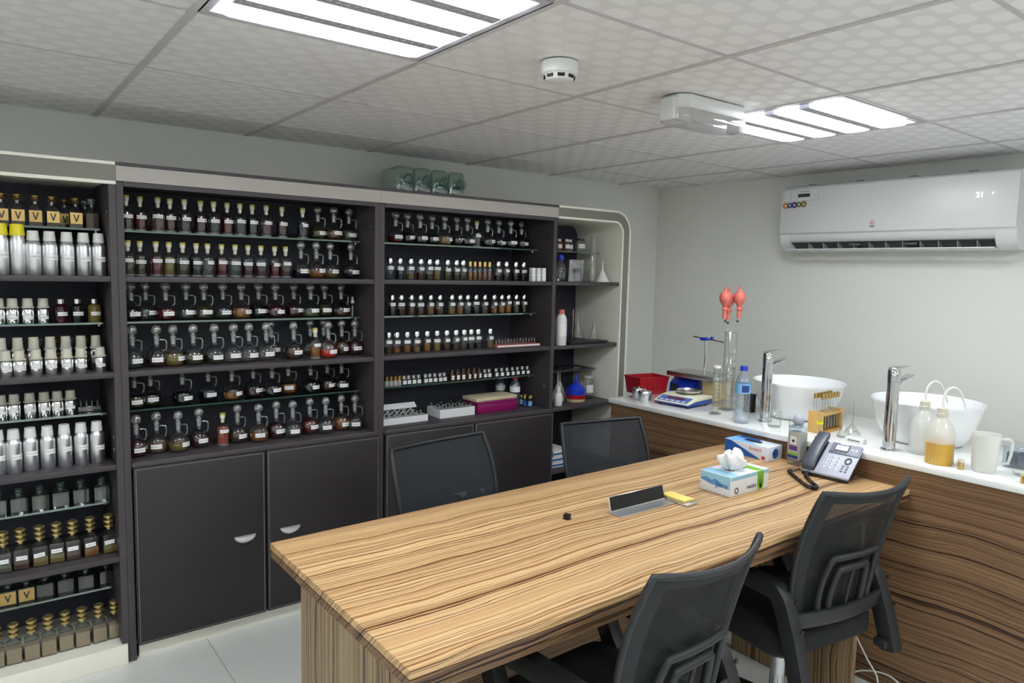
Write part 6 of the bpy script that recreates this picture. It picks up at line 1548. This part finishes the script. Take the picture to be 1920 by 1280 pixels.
def chair(label, loc, rz, ztop=1.0, wk=1.0, far=False):
    t = thing('office_chair', label, 'chair', loc, rz, 'black mesh office chairs')
    zb = 0.555
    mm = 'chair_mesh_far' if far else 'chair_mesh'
    def bp(u, v, off=0.0):
        """point on the back: u -1..1 across, v 0..1 up"""
        w = (0.196 + 0.045 * math.sin(PI * min(1, v * 1.25) * 0.5) - 0.022 * v * v) * wk
        y = -0.165 - 0.012 * v - 0.095 * v * v - (0.030 + 0.022 * v) * (1 - u * u)
        return (u * w, y - off, zb + (ztop - zb) * v + 0.012 * v * u * u)
    def sh(u0, u1, v0, v1, off=0.0):
        return lambda a, b: (bp(u0 + (u1 - u0) * a, v0 + (v1 - v0) * b, off), (0, 1, 0))
    obj('back_mesh', MB().sheet(sh(-0.80, 0.80, 0.03, 0.93), 20, 16, 0.0016), mm, t)
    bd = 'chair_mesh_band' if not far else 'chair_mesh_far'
    obj('mesh_border', MB().sheet(sh(-0.97, -0.80, 0.0, 0.99), 4, 16, 0.003), bd, t)
    obj('mesh_border', MB().sheet(sh(0.80, 0.97, 0.0, 0.99), 4, 16, 0.003), bd, t)
    obj('mesh_border', MB().sheet(sh(-0.80, 0.80, 0.93, 0.99), 20, 2, 0.003), bd, t)
    loop = [bp(-1 + 2 * i / 16, 1.0) for i in range(17)] + [bp(1, 1 - i / 14) for i in range(1, 15)] + [bp(1 - 2 * i / 12, 0) for i in range(1, 13)] + [bp(-1, i / 14) for i in range(1, 14)]
    obj('back_frame', MB().tube(loop, 0.0095, 8, closed=True).mesh('f', angle=70), 'chair_plastic', t)
    # rear lumbar support: two nested rounded loops on a broad bottom bar
    def ring(h0, h1, v0, v1, r, off):
        q = []
        for a, b in ((-h0, v0), (-h0 * 0.98, v0 + (v1 - v0) * 0.5), (-h1, v1 - 0.03), (-h1 * 0.8, v1), (0, v1 + 0.005), (h1 * 0.8, v1), (h1, v1 - 0.03), (h0 * 0.98, v0 + (v1 - v0) * 0.5), (h0, v0)):
            q.append((a, b))
        q = smooth(q, 3)
        return MB().tube([bp(a / 0.24, b, off) for a, b in q], r, 8).mesh('r', angle=70)
    obj('lumbar_support', ring(0.150, 0.125, -0.02, 0.50, 0.011, 0.020), 'chair_plastic', t)
    obj('lumbar_loop', ring(0.098, 0.080, 0.0, 0.40, 0.012, 0.020), 'chair_plastic', t)
    obj('lumbar_rib', MB().tube([bp(0, v, 0.020) for v in (0.0, 0.1, 0.2, 0.3, 0.4)], 0.006, 8), 'chair_plastic', t)
    obj('back_bar', MB().sheet(lambda a, b: ((( -1 + 2 * a) * 0.225 * wk, -0.19 - 0.028 * (1 - (-1 + 2 * a) ** 2) - 0.01 * b, 0.545 + 0.055 * b), (0, 1, 0)), 14, 3, 0.018).mesh('b', bevel=0.003), 'chair_plastic', t)
    # seat
    seat = MB().prism(strip_poly(0.245, 0.235, 0.09), 0.43, 0.515).mesh('s', bevel=0.028, seg=4)
    obj('seat', seat, 'seat_fabric', t, (0, 0.045, 0))
    obj('seat_pan', MB().prism(strip_poly(0.20, 0.19, 0.06), 0.405, 0.4295).mesh('s', bevel=0.006), 'dark_plastic', t, (0, 0.045, 0))
    # loop armrests
    path = smooth([(-0.245, 0.395), (-0.234, 0.44), (-0.205, 0.53), (-0.172, 0.612), (-0.148, 0.645), (-0.105, 0.657), (0.14, 0.655), (0.225, 0.645), (0.252, 0.605), (0.225, 0.53), (0.15, 0.445)], 4)
    for s in (-1, 1):
        x0, x1 = (0.216 * wk, 0.264 * wk) if s > 0 else (-0.264 * wk, -0.216 * wk)
        a = obj('armrest', band(path, 0.054, x0, x1).mesh('a', bevel=0.010, seg=2, angle=40), 'chair_plastic', t)
        for (yy, zz) in ((-0.186, 0.635), (-0.215, 0.55)):
            obj('bolt', MB().lathe([(0, 0), (0.0075, 0), (0.0075, 0.004), (0, 0.004)], 12, axis=1), 'black', a, ((x0 + x1) / 2, yy - 0.030, zz + 0.010))
        obj('bracket', bbox(min(x0, x1) - (0.02 if s > 0 else -0.02), max(x0, x1) - (0.02 if s > 0 else -0.02), -0.25, -0.205, 0.405, 0.435, 0.006), 'chair_plastic', a)
    # underframe
    obj('mechanism', bbox(-0.07, 0.07, -0.06, 0.13, 0.365, 0.4045, 0.008), 'dark_plastic', t)
    obj('gas_cylinder', MB().lathe([(0, 0.16), (0.026, 0.16), (0.026, 0.30), (0.014, 0.30), (0.014, 0.365), (0, 0.365)], 20).mesh('g', angle=40), 'chrome', t, (0, 0.03, 0))
    obj('hub', MB().lathe([(0, 0.07), (0.04, 0.07), (0.045, 0.12), (0.035, 0.16), (0, 0.16)], 20), 'dark_plastic', t, (0, 0.03, 0))
    leg = MB().prism([(0.03, 0.075), (0.29, 0.062), (0.30, 0.068), (0.30, 0.085), (0.05, 0.135), (0.03, 0.135)], -0.018, 0.018, axis=1).mesh('l', bevel=0.005)
    cs = MB().lathe([(0, -0.022), (0.022, -0.022), (0.027, -0.016), (0.027, 0.016), (0.022, 0.022), (0, 0.022)], 18, axis=1).mesh('c', angle=40)
    for i in range(5):
        a = 2 * PI * i / 5 + 0.3
        l = obj('base_leg', leg, 'dark_plastic', t, (0, 0.03, 0), (0, 0, a))
        obj('caster', cs, 'black', l, (0.285, 0, 0.0275), (0, 0, 0.4 * i))
    return t
chair('black mesh office chair nearest the viewer, at left of table front', (0.871, -0.052, 0), 0.045, 1.0, 0.955)
chair('black mesh office chair at right of table front, under the phone', (1.815, 0.018, 0), -0.150, 1.0, 0.955)
chair('far office chair in front of the vial cupboard doors', (1.095, 0.895, 0), PI + 0.145, 0.945, 1.12, True)
chair('far office chair in front of corner cabinet near the counter', (1.875, 0.835, 0), PI - 0.19, 0.945, 1.02, True)

# ================================================================= cables on the floor
def cable(label, pts, r=0.0035):
    q = smooth(pts, 6)
    o = obj('white_cable', MB().tube(q, r, 7).mesh('c', angle=80), 'cable_white'); tag(o, label, 'cable', 'white cables by the counter')
cable('white cable hanging beside right chair down to the floor', [(2.40, 0.30, 0.78), (2.39, 0.22, 0.60), (2.385, 0.10, 0.30), (2.38, 0.00, 0.14), (2.385, -0.05, 0.07), (2.37, -0.07, 0.012), (2.34, -0.12, 0.004), (2.30, -0.3, 0.004)])
cable('white cable curling up in front of the counter panel', [(2.36, 0.08, 0.008), (2.39, 0.03, 0.05), (2.40, -0.03, 0.075), (2.40, -0.09, 0.085), (2.40, -0.14, 0.065), (2.39, -0.175, 0.03), (2.36, -0.22, 0.006), (2.30, -0.34, 0.004)])
